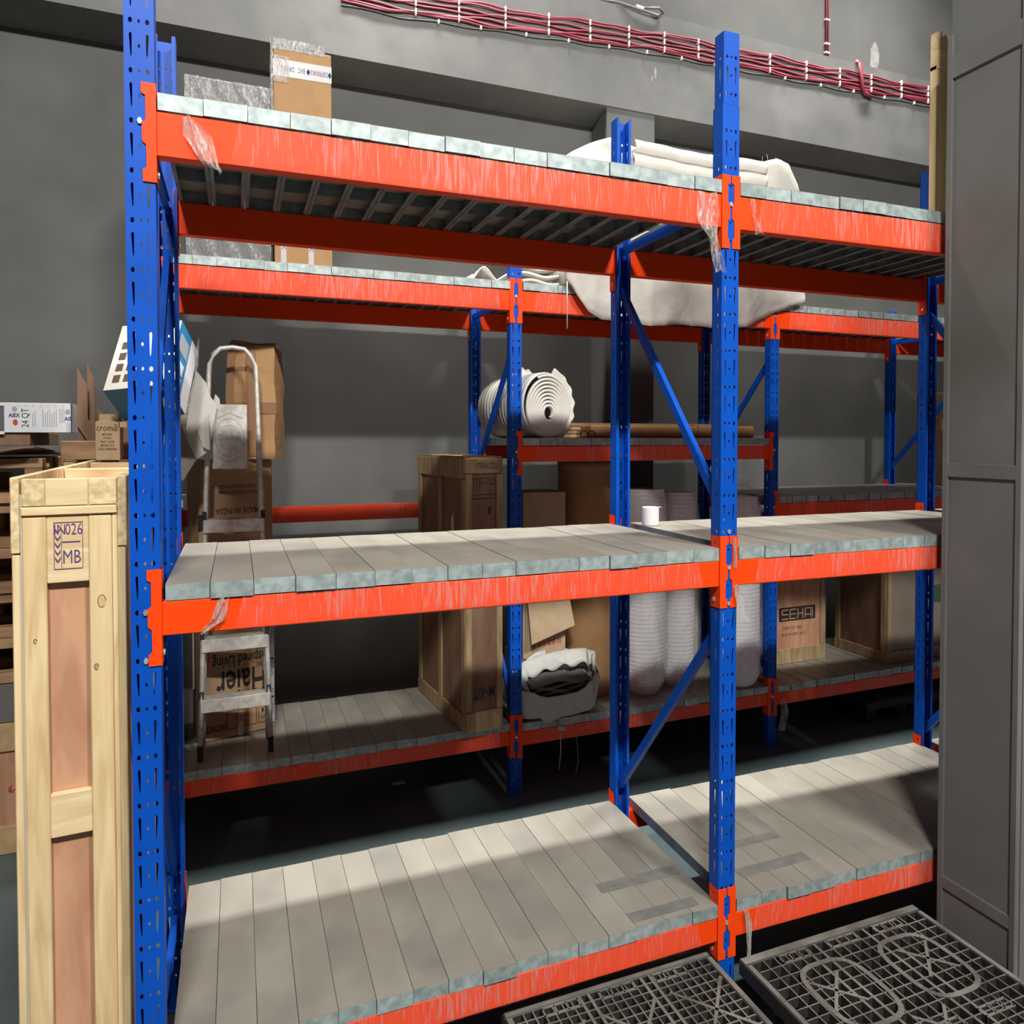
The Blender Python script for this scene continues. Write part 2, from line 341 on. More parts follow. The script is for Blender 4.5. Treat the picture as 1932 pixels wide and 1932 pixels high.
for nm in ('cable_run', 'cable_drop', 'cable_loop', 'conduit', 'light_switch'):   # bring the fixtures to the measured wall distance
    o = bpy.data.objects[nm]; o.location.x = .0211 + .9367 * o.location.x; o.location.z = .1675 + .9367 * o.location.z
    for c in o.children:
        for v in c.data.vertices: v.co.x *= .9367; v.co.z *= .9367
# ------------------------------------------------------------------ rack pieces
PZ = .1627; Z0 = .117
def plate(mb, outer, holes, fn, th, mi=0):
    """flat plate with holes; fn(u,v,t)"""
    loops = [[Vector((u, v, 0)) for u, v in L] for L in [outer] + holes]
    flat = [q for L in [outer] + holes for q in L]; n = len(flat)
    tr = tessellate_polygon(loops)
    vs = [fn(u, v, 0) for u, v in flat] + [fn(u, v, th) for u, v in flat]
    fs = [t for t in tr] + [tuple(i + n for i in t[::-1]) for t in tr]
    b0 = len(outer)
    for H in holes:
        m = len(H); fs += [(b0 + i, b0 + (i + 1) % m, b0 + (i + 1) % m + n, b0 + i + n) for i in range(m)]; b0 += m
    mb.add(vs, fs, mi)
def upright_mesh(z0, z1, W=.09, D=.07, x_in=0):
    mb = MB(); T = .0028
    k0 = math.floor((z0 - Z0) / PZ) - 1
    cuts = [z0]
    k = k0
    while Z0 + PZ * (k + .5 - .28) < z1:   # module boundaries sit between the triple row and the slots
        zc = Z0 + PZ * (k - .17)
        if z0 + .01 < zc < z1 - .01: cuts.append(zc)
        k += 1
    cuts.append(z1)
    for a, c in zip(cuts[:-1], cuts[1:]):
        fh = []; sh = []; 
        kk = round(((a + c) / 2 - Z0) / PZ - .33)
        zt = Z0 + PZ * kk; zs = zt + PZ * .5
        e = .002
        if a + e < zt - .012 and zt + .012 < c - e:
            fh += [circ(x_in + W * .22, zt, .0066, .0093), circ(x_in + W * .5, zt, .0042, .0068, 6), circ(x_in + W * .78, zt, .0066, .0093)]
            sh += [circ(D * .42, zt, .006, .0093, 6)]
        if a + e < zs - .045 and zs + .045 < c - e:
            def slot(cx): return [(cx - .0042, zs + .034), (cx - .0025, zs + .041), (cx + .0025, zs + .041), (cx + .0046, zs + .034), (cx + .0036, zs - .03), (cx + .0012, zs - .041), (cx - .0002, zs - .03)]
            def slot2(cx): return [(2 * cx - u, v) for u, v in slot(cx)][::-1]
            fh += [slot(x_in + W * .22), circ(x_in + W * .5, zs, .0042, .0068, 6), slot2(x_in + W * .78)]
            sh += [slot(D * .42)]
        plate(mb, [(x_in, a), (x_in + W, a), (x_in + W, c), (x_in, c)], fh, lambda u, v, t: (u, t, v), T)
        plate(mb, [(T, a), (D, a), (D, c), (T, c)], sh, lambda u, v, t: (x_in + t, u, v), T)
        plate(mb, [(T, a), (D, a), (D, c), (T, c)], sh, lambda u, v, t: (x_in + W - t, u, v), T)
    for s in (0, 1):   # return lips
        xa = x_in + (0 if s == 0 else W - .016); mb.box(xa, xa + .016, D - .0028, D, z0, z1)
    return mb.mesh('upright', ['blue'])
UP_A = upright_mesh(0.012, 4.46); UP_B = upright_mesh(0.012, 4.136); UP_C = upright_mesh(4.137, 4.457, .083, .064, .0035); UP_R = upright_mesh(0.012, 4.47)
UP_2 = upright_mesh(0.012, 4.05)
base_me = MB().box(0, .09, 0, .085, 0, .012, bev=.002).mesh('base_plate', ['blue'])
bolt_me = MB().tube([(0, 0, 0), (0, -.006, 0)], .0075, 6, ry=.011).mesh('bolt', ['bolt'])
# connector: plate outline with three hooks, side flange
def connector_mesh(side):
    mb = MB(); H = .325; s = side
    pr = [(0, H), (-.041, H), (-.041, H - .032), (-.037, H - .038), (-.028, H - .042), (-.028, H - .12), (-.031, H - .126), (-.039, H - .132), (-.039, H - .190), (-.036, H - .196), (-.027, H - .203), (-.026, H - .273), (-.029, H - .28), (-.037, H - .286), (-.037, H - .325), (0, 0), (.004, 0), (.004, H)]
    pr = [(u * s, v) for u, v in pr]
    if s < 0: pr = pr[::-1]
    mb.prism(pr, lambda u, v, t: (u, t, v), -.005, -.0005)
    a, c = (0, .004) if s > 0 else (-.004, 0)
    plate(mb, [(-.0045, 0), (.062, 0), (.062, H), (-.0045, H)], [circ(.036, H - .035, .008, .011), circ(.036, .035, .008, .011)], lambda u, v, t: (a + t, u, v), .004)
    return mb.mesh('connector', ['orange'])
CON = {1: connector_mesh(1), -1: connector_mesh(-1)}
def panel_mesh():
    mb = MB(); W, D, H = .1385, 1.03, .057; T = .0016
    mb.box(0, W, 0, D, -T, 0, 1)
    mb.box(0, W, 0, T, -H, -T, 0); mb.box(0, W, D - T, D, -H, -T, 0)
    mb.box(0, T, T, D - T, -H, -T, 2); mb.box(W - T, W, T, D - T, -H, -T, 2)
    mb.box(T, T + .014, T, D - T, -H, -H + T, 2); mb.box(W - T - .014, W - T, T, D - T, -H, -H + T, 2)
    mb.box(T, W - T, D * .33, D * .33 + T, -H, -T, 2); mb.box(T, W - T, D * .67, D * .67 + T, -H, -T, 2)
    return mb.mesh('deck_panel', ['galv', 'deck', 'under'])
PANEL = panel_mesh()
def channel(parent, p, q, w=.042, d=.028, name='brace'):
    """open channel section from p to q, standing in the plane x = const"""
    p = Vector(p); q = Vector(q); d_ = (q - p); L = d_.length; d_.normalize()
    n = Vector((1, 0, 0)); s = d_.cross(n).normalized(); T = .0025; mb = MB()
    M4 = Matrix((tuple(n) , tuple(s), tuple(d_))).transposed()
    def bx(x0, x1, y0, y1):
        mb.box(x0, x1, y0, y1, 0, L, rot=None)
    vs0 = len(mb.v); bx(-d / 2, -d / 2 + T, -w / 2, w / 2); bx(-d / 2 + T, d / 2, -w / 2, -w / 2 + T); bx(-d / 2 + T, d / 2, w / 2 - T, w / 2)
    mb.v = [tuple(p + M4 @ Vector(v)) for v in mb.v]
    return mb.build(name, 'blue', parent, world=True)
def beam(parent, p, q, zb, zt, conz, rear=False, film=True, con=(1, 1), vary=0, filmends=(.1, .08)):
    """p,q: xy of the post faces between which the beam hangs; front face towards -Y unless rear"""
    d = Vector((q[0] - p[0], q[1] - p[1])); L = d.length; a = math.atan2(d.y, d.x)
    if rear: org = (q[0], q[1]); a += math.pi
    else: org = p
    lp = parent.location
    mb = MB(); H = zt - zb
    mb.box(.004, L - .004, .0, .05, 0, H, bev=.003)
    bo = mb.build('beam', 'orange', parent); bo.location = (org[0] - lp.x, org[1] - lp.y, zb - lp.z); bo.rotation_euler = (0, 0, a)
    for s, x, on in ((1, 0, con[0]), (-1, L, con[1])):
        if on:
            inst('connector', CON[s], bo, (x, 0, conz - zb)); inst('bolt', bolt_me, bo, (x - .047 * s * .96, -.001, PZ * round((conz + .16 - Z0) / PZ) + Z0 - zb))
            inst('bolt', bolt_me, bo, (x + .004 * s, .036, conz - zb + .035), math.pi / 2 * s)
    if film:
        fb = MB(); e0, e1 = filmends; ph = random.random() * 9; nx = 60
        def sf(u, v):
            x = e0 + (L - e0 - e1) * u + (v - .5) * (.04 if u < .05 else (-.03 if u > .95 else 0)); n = .0016 * math.sin(x * 47 + ph + 4 * v) * math.sin(x * 19 + ph * 2) 
            if v < .3: return (x, .03 * (1 - v / .3) - .003 * (v / .3), -.003 + n * .6)
            return (x, -.004 + n, -.002 + (H + .001) * (v - .3) / .7)
        fb.grid(sf, nx, 8); fo = fb.build('plastic_film', 'film', bo, smooth=True)
    return bo
def bay_deck(parent, x0, y0, z, ang, n=16, pitch=.1408, skip=()):
    lp = parent.location
    for i in range(n):
        if i in skip: continue
        u = i * pitch; jy = random.uniform(-.004, .003)
        if random.random() < .15: jy -= .006
        o = inst('deck_panel', PANEL, parent, (x0 + u * math.cos(ang) + jy * math.sin(-ang) - lp.x, y0 + u * math.sin(ang) + jy - lp.y, z + random.uniform(-.001, .0015) - lp.z), ang)
def scrap(parent, pts, wdt, name='film_scrap', m='scrap'):
    """wrinkled strip of torn film hanging through pts (world)"""
    mb = MB(); n = len(pts) - 1; l = parent.matrix_world.translation if False else None
    ph = random.random() * 9
    def f(u, v):
        t = u * n; i = min(int(t), n - 1); q = Vector(pts[i]).lerp(Vector(pts[i + 1]), t - i); ww = wdt[i] + (wdt[i + 1] - wdt[i]) * (t - i)
        return (q.x + (v - .5) * ww, q.y + .008 * math.sin(v * 11 + ph + u * 5), q.z + .006 * math.sin(v * 7 + u * 9 + ph))
    mb.grid(f, n * 6, 8); return mb.build(name, m, parent, smooth=True, world=True)

# ------------------------------------------------------------------ front rack
W9 = .09
r1 = thing('pallet_rack', 'blue and orange pallet rack in the foreground with three empty metal decks', 'rack', (0, 0, 0))
posts1 = [(0, 0), (2.354, 0), (4.72, -.05), (7.10, -.10)]; DEP = 1.033
for i, (x, y) in enumerate(posts1):
    if i == 1:
        inst('upright', UP_B, r1, (x, y, 0)); inst('upright_extension', UP_C, r1, (x, y, 0))
    else: inst('upright', UP_A, r1, (x, y, 0))
    inst('upright', UP_R, r1, (x + W9, y + DEP, 0), math.pi)
    inst('base_plate', base_me, r1, (x, y, 0)); inst('base_plate', base_me, r1, (x + W9, y + DEP, 0), math.pi)
    xc = x + .045
    for z in (3.72, .40): channel(r1, (xc, y + .03, z), (xc, y + DEP - .03, z))
    channel(r1, (xc, y + DEP - .045, 3.50), (xc, y + .05, 2.33)); channel(r1, (xc, y + .05, 1.80), (xc, y + DEP - .05, .64))
L3 = (3.59, 3.737, 3.50); L2 = (1.985, 2.10, 1.887); L1 = (.364, .476, .277)
for i in range(3):
    (xa, ya), (xb, yb) = posts1[i], posts1[i + 1]; ang = math.atan2(yb - ya, xb - xa)
    for (zb, zt, cz), zd in ((L3, 3.80), (L2, 2.16), (L1, .534)):
        beam(r1, (xa + W9, ya), (xb, yb), zb, zt, cz, film=True, filmends=((.24 if zb > 1 and i == 0 else .10), .1))
        beam(r1, (xa + W9, ya + DEP), (xb, yb + DEP), zb, zt, cz, rear=True, film=(i < 1 and zb > 3))
        bay_deck(r1, xa + (.098 if zd > 3 else .105), ya - .001, zd, ang)
M['mark'] = mat('dark_deck_strip', (.15, .148, .14), (.20, .195, .18), 14, rough=.6)
for x0, x1, y0, y1 in ((1.90, 2.33, .262, .336), (1.93, 2.275, .03, .092), (2.56, 3.01, .345, .405), (2.59, 3.01, .125, .195)):  # thin dark grey strips laid flat on the bottom deck
    MB().box(x0, x1, y0, y1, .5345, .5362).build('dark_strip', 'mark', r1, label='thin dark strip on the bottom deck')
for x, y, z in ((.045, -.001, Z0 + PZ * 12), (.045, -.001, Z0 + PZ * 11), (2.399, -.001, Z0 + PZ * 13), (2.399, -.001, Z0 + PZ * 11)): inst('bolt', bolt_me, r1, (x, y, z))
scrap(r1, [(.19, -.012, 3.73), (.22, -.014, 3.66), (.26, -.03, 3.58), (.29, -.04, 3.545)], [.03, .09, .05, .01])
scrap(r1, [(2.27, -.012, 3.73), (2.275, -.014, 3.65), (2.265, -.02, 3.60), (2.275, -.04, 3.52), (2.29, -.05, 3.44), (2.32, -.04, 3.385)], [.10, .12, .11, .05, .06, .05])
scrap(r1, [(.29, -.01, 2.10), (.27, -.012, 2.03), (.22, -.014, 1.985)], [.03, .05, .02])
scrap(r1, [(2.43, -.012, 1.99), (2.445, -.02, 1.92), (2.46, -.03, 1.83)], [.02, .05, .06])
scrap(r1, [(2.424, -.012, 2.20), (2.424, -.014, 2.14), (2.422, -.014, 2.07)], [.008, .02, .01])
scrap(r1, [(2.50, -.012, .48), (2.51, -.016, .42), (2.505, -.03, .33), (2.50, -.035, .27)], [.03, .03, .012, .02])
scrap(r1, [(2.51, -.01, 3.73), (2.52, -.012, 3.66), (2.545, -.014, 3.58)], [.015, .02, .05])
# ------------------------------------------------------------------ rear rack
r2 = thing('pallet_rack', 'second blue and orange pallet rack along the back wall, loaded with crates and rolls', 'rack', (0, 2.28, 0))
posts2 = [(-.154, 2.28), (2.2, 2.28), (4.555, 2.28), (6.99, 2.28), (9.38, 2.28)]
for i, (x, y) in enumerate(posts2):
    inst('upright', UP_2, r2, (x, 0, 0)); inst('upright', UP_2, r2, (x + W9, DEP, 0), math.pi)
    inst('base_plate', base_me, r2, (x, 0, 0)); inst('base_plate', base_me, r2, (x + W9, DEP, 0), math.pi)
    xc = x + .045
    for z in (3.70, .30): channel(r2, (xc, y + .03, z), (xc, y + DEP - .03, z))
    channel(r2, (xc, y + DEP - .05, 1.70), (xc, y + .05, .62))
    if i: channel(r2, (xc, y + .05, 3.34), (xc, y + DEP - .05, 2.34))
B2 = {0: [(L3, 3.80), ((.385, .492, .29), .55)],
      1: [(L3, 3.80), ((2.483, 2.598, 2.385), 2.66), ((.37, .475, .28), .535)],
      2: [(L3, 3.80), (L2, 2.16), ((.36, .465, .27), .525)],
      3: [(L3, 3.80), (L2, 2.16), ((.35, .455, .26), .515)]}
for i in range(4):
    xa = posts2[i][0]; xb = posts2[i + 1][0]
    for (zb, zt, cz), zd in B2[i]:
        beam(r2, (xa + W9, 2.28), (xb, 2.28), zb, zt, cz, film=(i < 3))
        beam(r2, (xa + W9, 2.28 + DEP), (xb, 2.28 + DEP), zb, zt, cz, rear=True, film=False)
        bay_deck(r2, xa + .10, 2.28, zd, 0, n=16, pitch=(xb - xa - .105) / 16 if i > 1 else .1408)
tb = beam(r2, (posts2[0][0] + W9, 2.28 + DEP), (2.2, 2.28 + DEP), 1.995, 2.12, 1.905, rear=True, film=False)
fb = MB(); fb.grid(lambda u, v: (u * 2.2 + .03, 2.28 + DEP - .054 + .003 * math.sin(u * 90), 1.993 + .13 * v), 50, 3); fb.build('plastic_film', 'film', r2, smooth=True, world=True)
scrap(r2, [(-.05, 2.26, 3.60), (-.04, 2.25, 3.55), (-.03, 2.25, 3.50)], [.06, .08, .03])
scrap(r2, [(4.69, 2.25, .42), (4.70, 2.24, .3), (4.67, 2.24, .15)], [.06, .08, .06])

# ------------------------------------------------------------------ cabinet and plank
t = thing('cabinet', 'tall dull grey steel cabinet at the right edge, standing by the pallets', 'cabinet', (3.62, -.48, 0))
MB().box(3.63, 4.55, -.47, -.10, .02, 5.4, bev=.004).build('body', 'cab', t, world=True)
b = MB(); b.box(3.618, 3.645, -.118, -.088, 0, 4.63, bev=.003); b.build('corner_stile', 'cab', t, world=True)
b = MB(); b.box(3.618, 3.645, -.485, -.455, 0, 5.4, bev=.003); b.build('corner_stile', 'cab', t, world=True)
for z0, z1 in ((4.415, 4.53), (2.462, 2.53), (.395, .455)):
    MB().box(3.619, 3.634, -.457, -.116, z0, z1, bev=.002).build('side_rail', 'cab', t, world=True)
MB().box(3.66, 4.52, -.482, -.468, .1, 2.42, bev=.003).build('door', 'cab', t, world=True)
MB().box(3.66, 4.52, -.482, -.468, 2.56, 4.6, bev=.003).build('door', 'cab', t, world=True)
t = thing('timber_plank', 'rough timber plank standing upright on the top deck beside the grey cabinet', 'plank', (3.80, .1, 3.803))
MB().box(-.045, .02, -.02, .02, 0, .80, bev=.002).build('board', 'pine', t)
MB().box(.02, .032, -.022, .02, 0, .79).build('edge_strip', 'pineh', t, label='paler narrow strip')
b = MB(); b.prism([(-.045, .78), (.055, .78), (.055, .93), (.03, .935), (.01, .965), (-.01, .95), (-.02, .98), (-.03, .93), (-.045, .97)], lambda u, v, q: (u, q, v), -.024, .018); b.build('splintered_head', 'pineh', t, label='splintered broken top end')

# ------------------------------------------------------------------ big pine crate, left foreground
CZ = 2.52; CL = 2.2; CW = .325
t = thing('shipping_crate', 'tall new pine crate with a plywood front beside the left blue post', 'crate', (-.343, .05, 0), math.radians(3.4))
def part(nm, m, x0, x1, y0, y1, z0, z1, p=None, bev=.003, label=None): return MB().box(x0, x1, y0, y1, z0, z1, bev=bev).build(nm, m, p or t, label=label)
part('side_rail', 'pine', 0, .022, 0, .05, 0, CZ - .245); part('side_rail', 'pine', .300, .322, 0, .05, 0, CZ - .235)
part('rail_block', 'endgrain', -.002, .022, -.004, 2.2, CZ - .24, CZ + .006, label='long top rail, end grain showing'); part('rail_block', 'endgrain', .300, .327, -.004, 2.2, CZ - .232, CZ + .006)
part('ply_edge', 'offwhite', .022, .028, .002, .04, 0, CZ - .05)
part('front_board', 'pine', .028, .094, .004, .03, 0, CZ - .125); part('front_board', 'pine', .214, .281, .004, .03, 0, CZ - .125)
part('front_board', 'pine', .282, .30, .006, .03, 0, CZ - .11)
part('stamp_board', 'pineh', .0945, .2135, .006, .03, CZ - .345, CZ - .125)
part('cross_board', 'pineh', .0945, .2135, .004, .03, 1.33, 1.475)
part('plywood_panel', 'ply', .022, .300, .032, .042, 0.05, CZ - .12)
part('front_lip', 'pineh', .026, .298, -.003, .03, CZ - .120, CZ - .092)
part('rail_end', 'endgrain', .028, .092, .0, .03, CZ - .09, CZ); part('top_rail', 'pineh', .0925, .214, 0, .03, CZ - .09, CZ); part('rail_end', 'endgrain', .2145, .298, 0, .03, CZ - .09, CZ)
for y in (.95, 1.9): part('top_cross_board', 'pineh', .024, .30, y, y + .09, CZ - .10, CZ - .002)
part('top_panel', 'ply', .022, .30, .05, 2.19, CZ - .17, CZ - .155)
part('side_panel', 'ply', .304, .318, .05, 2.19, .05, CZ - .23); part('side_panel', 'ply', .003, .015, .05, 2.19, .05, CZ - .24)
part('back_panel', 'ply', .0, .322, 2.18, 2.2, 0, CZ - .01)
for y in (.9, 1.7): part('side_batten', 'pine', .318, .335, y, y + .09, .0, CZ - .22)
text(t, '026', .055, (.172, .0052, CZ - .17), 'inkpurple', sx=.62); text(t, 'IN', .05, (.132, .0052, CZ - .17), 'inkpurple', sx=.7); text(t, 'MB', .065, (.165, .0052, CZ - .262), 'inkpurple', sx=.62)
b = MB()
for (x0, x1, z0, z1) in ((.115, .1165, CZ - .30, CZ - .145), (.136, .1372, CZ - .295, CZ - .145), (.196, .1975, CZ - .295, CZ - .142), (.115, .197, CZ - .300, CZ - .2975), (.115, .197, CZ - .1465, CZ - .144), (.138, .19, CZ - .212, CZ - .208)): b.box(x0, x1, .0045, .0055, z0, z1)
for k in range(5):   # wheat ear
    for s in (-1, 1):
        zc = CZ - .175 - k * .024; cx = .126
        b.prism([(cx, zc), (cx + s * .0085, zc + .014), (cx + s * .0075, zc + .004), (cx, zc - .008)], lambda u, v, q: (u, q, v), .0045, .0055)
b.build('stamp_mark', 'inkpurple', t)

for kx, kz, rr_ in ((.250, 2.105, 1), (.232, 1.885, .5), (.06, 1.99, .35)):
    b = MB(); b.prism(circ(kx, kz, .0115 * rr_, .021 * rr_, 12), lambda u, v, q: (u, q, v), .0032, .0045); b.build('knot', 'palblock', t)
    MB().tube([(kx + .0115 * rr_ * math.cos(a), .0035, kz + .021 * rr_ * math.sin(a)) for a in [k * .3 for k in range(19)]], .0012, 4).build('knot_ring', 'inkbrown', t)
# ------------------------------------------------------------------ small cartons on/near the crate
t = thing('carton', 'small light brown carton with open flaps standing on the back of the pine crate', 'box', (-.42, 2.05, CZ + .009))
MB().box(0, .124, 0, .14, 0, .222, bev=.002).build('body', 'cardlt', t)
MB().prism([(0, .222), (.118, .222), (.07, .262), (.045, .268)], lambda u, v, q: (u, .07 + q, v), 0, .004).build('flap', 'cardlt', t); MB().box(.118, .16, .0, .004, .19, .222).build('flap', 'cardlt', t); MB().box(0, .118, .138, .142, .222, .27).build('flap', 'cardlt', t)
text(t, 'cromā', .052, (.059, -.001, .185), 'ink', sx=.78)
for k, s in enumerate(('MOVING', 'STAND', 'PART CODE', 'MODEL NO', 'CRLE DISPENSER')): text(t, s, .017, (.06, -.001, .148 - k * .021), 'inkbrown', sx=.75, bold=.0003)

# blue and white appliance carton, tilted
P0 = Vector((-.026, 1.808, 2.959)); u_ = Vector((-.331, .1039, -.0378)); v_ = Vector((.0572, .3307, .4082)); w_ = Vector((.0772, .1868, -.1621))
v_ = (v_ - v_.project(u_)); w_ = w_ - w_.project(u_) - w_.project(v_)
t = thing('carton', 'blue and white appliance carton tipped over on its corner behind the left post', 'box', P0)
ue, ve, we = u_.normalized(), v_.normalized(), w_.normalized(); lu, lv, lw = u_.length, v_.length, w_.length
def q3(a, b_, c): return tuple(ue * a + ve * b_ + we * c)
def obox(a0, a1, b0, b1, c0, c1, mats, nm, label=None):
    mb = MB(); vs = [q3(a, b_, c) for a in (a0, a1) for b_ in (b0, b1) for c in (c0, c1)]
    mb.add(vs, [(0, 1, 3, 2), (4, 6, 7, 5), (0, 4, 5, 1), (2, 3, 7, 6), (0, 2, 6, 4), (1, 5, 7, 3)]); return mb.build(nm, mats, t, label=label)
obox(0, lu, 0, lv, 0, lw, 'offwhite', 'body')
e = .0015
obox(-e, 0, 0, lv, 0, lw * .62, 'cyan', 'printed_panel', 'bright blue printed side'); obox(-e, 0, 0, lv, lw * .62, lw, 'white', 'printed_panel', 'white printed side strip')
obox(0, lu, -e, 0, 0, lw, 'navy', 'printed_panel', 'dark blue printed underside')
for b0 in (.13, .33): obox(-2 * e, -e, lv * b0, lv * (b0 + .16), lw * .18, lw * .5, 'white', 'picture')
obox(-2 * e, -e, lv * .6, lv * .85, lw * .12, lw * .55, 'inkgrey', 'picture')
obox(lu * .05, lu * .25, -2 * e, -e, lw * .3, lw * .8, 'offwhite', 'picture')
for i in range(4):
    for j in range(2): obox(lu * (.62 + .17 * j), lu * (.73 + .17 * j), lv * (.10 + .17 * i), lv * (.21 + .17 * i), -e, 0, 'inkbrown', 'picture')
# television carton on the pallet stack
t = thing('carton', 'flat white printed carton with an open left end lying on the stacked wooden pallets', 'box', (-1.36, 2.66, 2.694))
b = MB(); b.box(.35, .712, 0, .004, 0, .182); b.box(.35, .712, .5, .504, 0, .182); b.box(.352, .71, .004, .5, .178, .182); b.box(.352, .71, .004, .5, 0, .004); b.box(.708, .712, 0, .504, 0, .182); b.build('body', 'white', t)
MB().box(.30, .35, .0, .003, .165, .185).build('flap', 'white', t); MB().box(.32, .35, -.01, .003, -.012, .006).build('flap', 'white', t)
b = MB(); b.box(0, .70, .02, .48, .176, .186); b.build('top_flap', 'offwhite', t)
text(t, '24 QT', .055, (.462, -.0008, .09), 'ink', sx=.8, basis=Matrix.Rotation(math.pi / 2, 4, 'X') @ Matrix.Rotation(math.pi / 2, 4, 'Z'))
text(t, 'AIEX', .034, (.402, -.0008, .105), 'inkblue', sx=.8, bold=.001); text(t, 'AIR', .036, (.695, -.0008, .085), 'inkblue', sx=.8, bold=.001)
b = MB(); b.prism(circ(.408, .062, .014, .02), lambda u, v, q: (u, q, v), -.001, 0); b.build('lettering', 'inkred', t)
b = MB()
b.prism(circ(.405, .145, .014, .018), lambda u, v, q: (u, q, v), -.001, 0); b.prism(circ(.69, .13, .014, .018), lambda u, v, q: (u, q, v), -.001, 0)
for k in range(9): b.box(.50 + .012 * k + (.03 if k > 1 else 0), .504 + .012 * k + (.03 if k > 1 else 0), -.001, 0, .035, .12 + .012 * (k % 3))
for k in range(4): b.box(.645 + .008 * k, .648 + .008 * k, -.001, 0, .06, .15)
for k in range(7): b.box(.42 + .04 * k, .428 + .04 * k, -.001, 0, .163, .168)
b.build('small_print', 'inkgrey', t)['kind'] = 'stuff'

# stacked wooden pallets
def wpallet(z, i, dx, dy, lab):
    t = thing('wooden_pallet', lab, 'pallet', (-2.0 + dx, 2.75 + dy, z), group='wooden pallets in the left stack')
    Wd, Dp = 1.17, .84
    for y in (0, .37, .74): MB().box(0, Wd, y, y + .1, 0, .065, bev=.004).build('plank', 'palwood', t)
    for x in (.0, .40, .72, Wd - .085):
        for y in (0, .37, .74): MB().box(x, x + .085, y, y + .1, .066, .17, bev=.004).build('block', 'palblock', t)
    for x in (.0, .53, Wd - .1): MB().box(x, x + .1, 0, Dp, .171, .221, bev=.004).build('stringer', 'palwood', t)
    for y in (0, .185, .37, .555, .74): MB().box(0, Wd, y, y + .1, .222, .285, bev=.004).build('plank', 'palwood', t)
tt = thing('storage_crate', 'closed wooden crate with a reddish panel at the bottom of the left pallet stack', 'crate', (-2.0, 2.75, 0))
MB().box(0, 1.17, .02, .84, .05, .83).build('panel', 'ply', tt)
MB().box(0, 1.17, 0, .86, .66, .84, bev=.004).build('frame_board', 'palblock', tt); MB().box(0, 1.17, 0, .86, .0, .18, bev=.004).build('frame_board', 'palblock', tt)
b = MB(); b.prism([(.955, .42), (.975, .44), (.965, .40), (.99, .41), (.97, .385), (.95, .40)], lambda u, v, q: (u, q, v), .015, .019); b.build('paint_mark', 'inkred', tt)
tt = thing('carton', 'flat grey carton squeezed between the wooden pallets and the bottom crate on the left', 'box', (-2.0, 2.76, .842))
MB().box(0, 1.16, 0, .85, 0, .255, bev=.006).build('body', mat('grey_card', (.16, .15, .145), rough=.8), tt)
for k, nm in enumerate(('lowest', 'second from the bottom', 'third from the bottom', 'fourth from the bottom', 'topmost')):
    wpallet(1.098 + .2865 * k, k, (0, .02, -.015, .03, .0)[k], (0, .02, 0, .03, .0)[k], 'weathered wooden pallet, %s of the five stacked at the left edge' % nm)
t = thing('plywood_sheet', 'dark brown warped sheet lying between the top pallet and the white carton', 'board', (-2.0, 2.62, 2.535))
MB().grid(lambda u, v: (u * 1.15, v * .9, .012 + .055 * (1 - v) * (.5 - .5 * math.cos(u * 6.28 * 1.5)) ), 20, 6).build('board', 'oldply', t, solid=.012)
MB().box(.1, 1.12, .06, .85, .075, .1588, bev=.004).build('batten', 'oldply', t)
# second crate with plywood offcuts behind the pine crate
t = thing('storage_crate', 'slatted wooden crate behind the small light brown carton, holding plywood offcuts', 'crate', (-.665, 2.42, 0))
for z in (0, .45, .9, 1.35, 1.8, 2.20, 2.525): MB().box(0, .46, 0, .02, z, z + (.115 if z > 2.5 else .14), bev=.003).build('plank', 'palwood', t)
for z in (0, 1.2, 2.525): 
    MB().box(0, .02, .02, .60, z, z + .115, bev=.003).build('plank', 'palwood', t); MB().box(.44, .46, .02, .60, z, z + .115, bev=.003).build('plank', 'palwood', t)
for x in (.01, .36): MB().box(x, x + .06, .021, .06, 0, 2.52, bev=.003).build('post', 'palblock', t); MB().box(x, x + .06, .54, .58, 0, 2.52, bev=.003).build('post', 'palblock', t)
MB().box(.0, .46, .06, .55, 2.42, 2.44).build('shelf_board', 'oldply', t)
offc = [([(.07, 0), (.125, 0), (.125, .54), (.095, .60), (.07, .66)], .10), ([(.115, .0), (.155, .0), (.155, .58), (.115, .70)], .16), ([(.07, .30), (.07, .42), (.30, .10), (.30, -.0), (.24, .0)], .06), ([(.15, .30), (.16, .42), (.26, .24), (.26, .0), (.2, .0)], .20), ([(.07, .0), (.11, .0), (.20, .12), (.16, .16), (.07, .20)], .08), ([(.30, .0), (.36, 0), (.36, .28), (.31, .46)], .22), ([(.24, 0), (.33, 0), (.33, .27), (.28, .35)], .30)]
for k, (poly, y) in enumerate(offc):
    lab = ('tallest dark plywood strip standing in the slatted crate', 'plywood strip with a pointed top beside the tallest one', 'long slanting plywood offcut at the front of the slatted crate', 'slanting plywood offcut behind the long one', 'short plywood offcut at the left corner of the slatted crate', 'narrow pointed plywood offcut near the blue carton', 'squat plywood offcut behind the light brown carton')[k]
    o = thing('plywood_offcut', lab, 'board', (-.665, 2.42 + y + .03, 2.442), group='plywood offcuts in the slatted crate')
    MB().prism(poly, lambda u, v, q: (u, q, v), 0, .014).build('board', 'oldply', o)
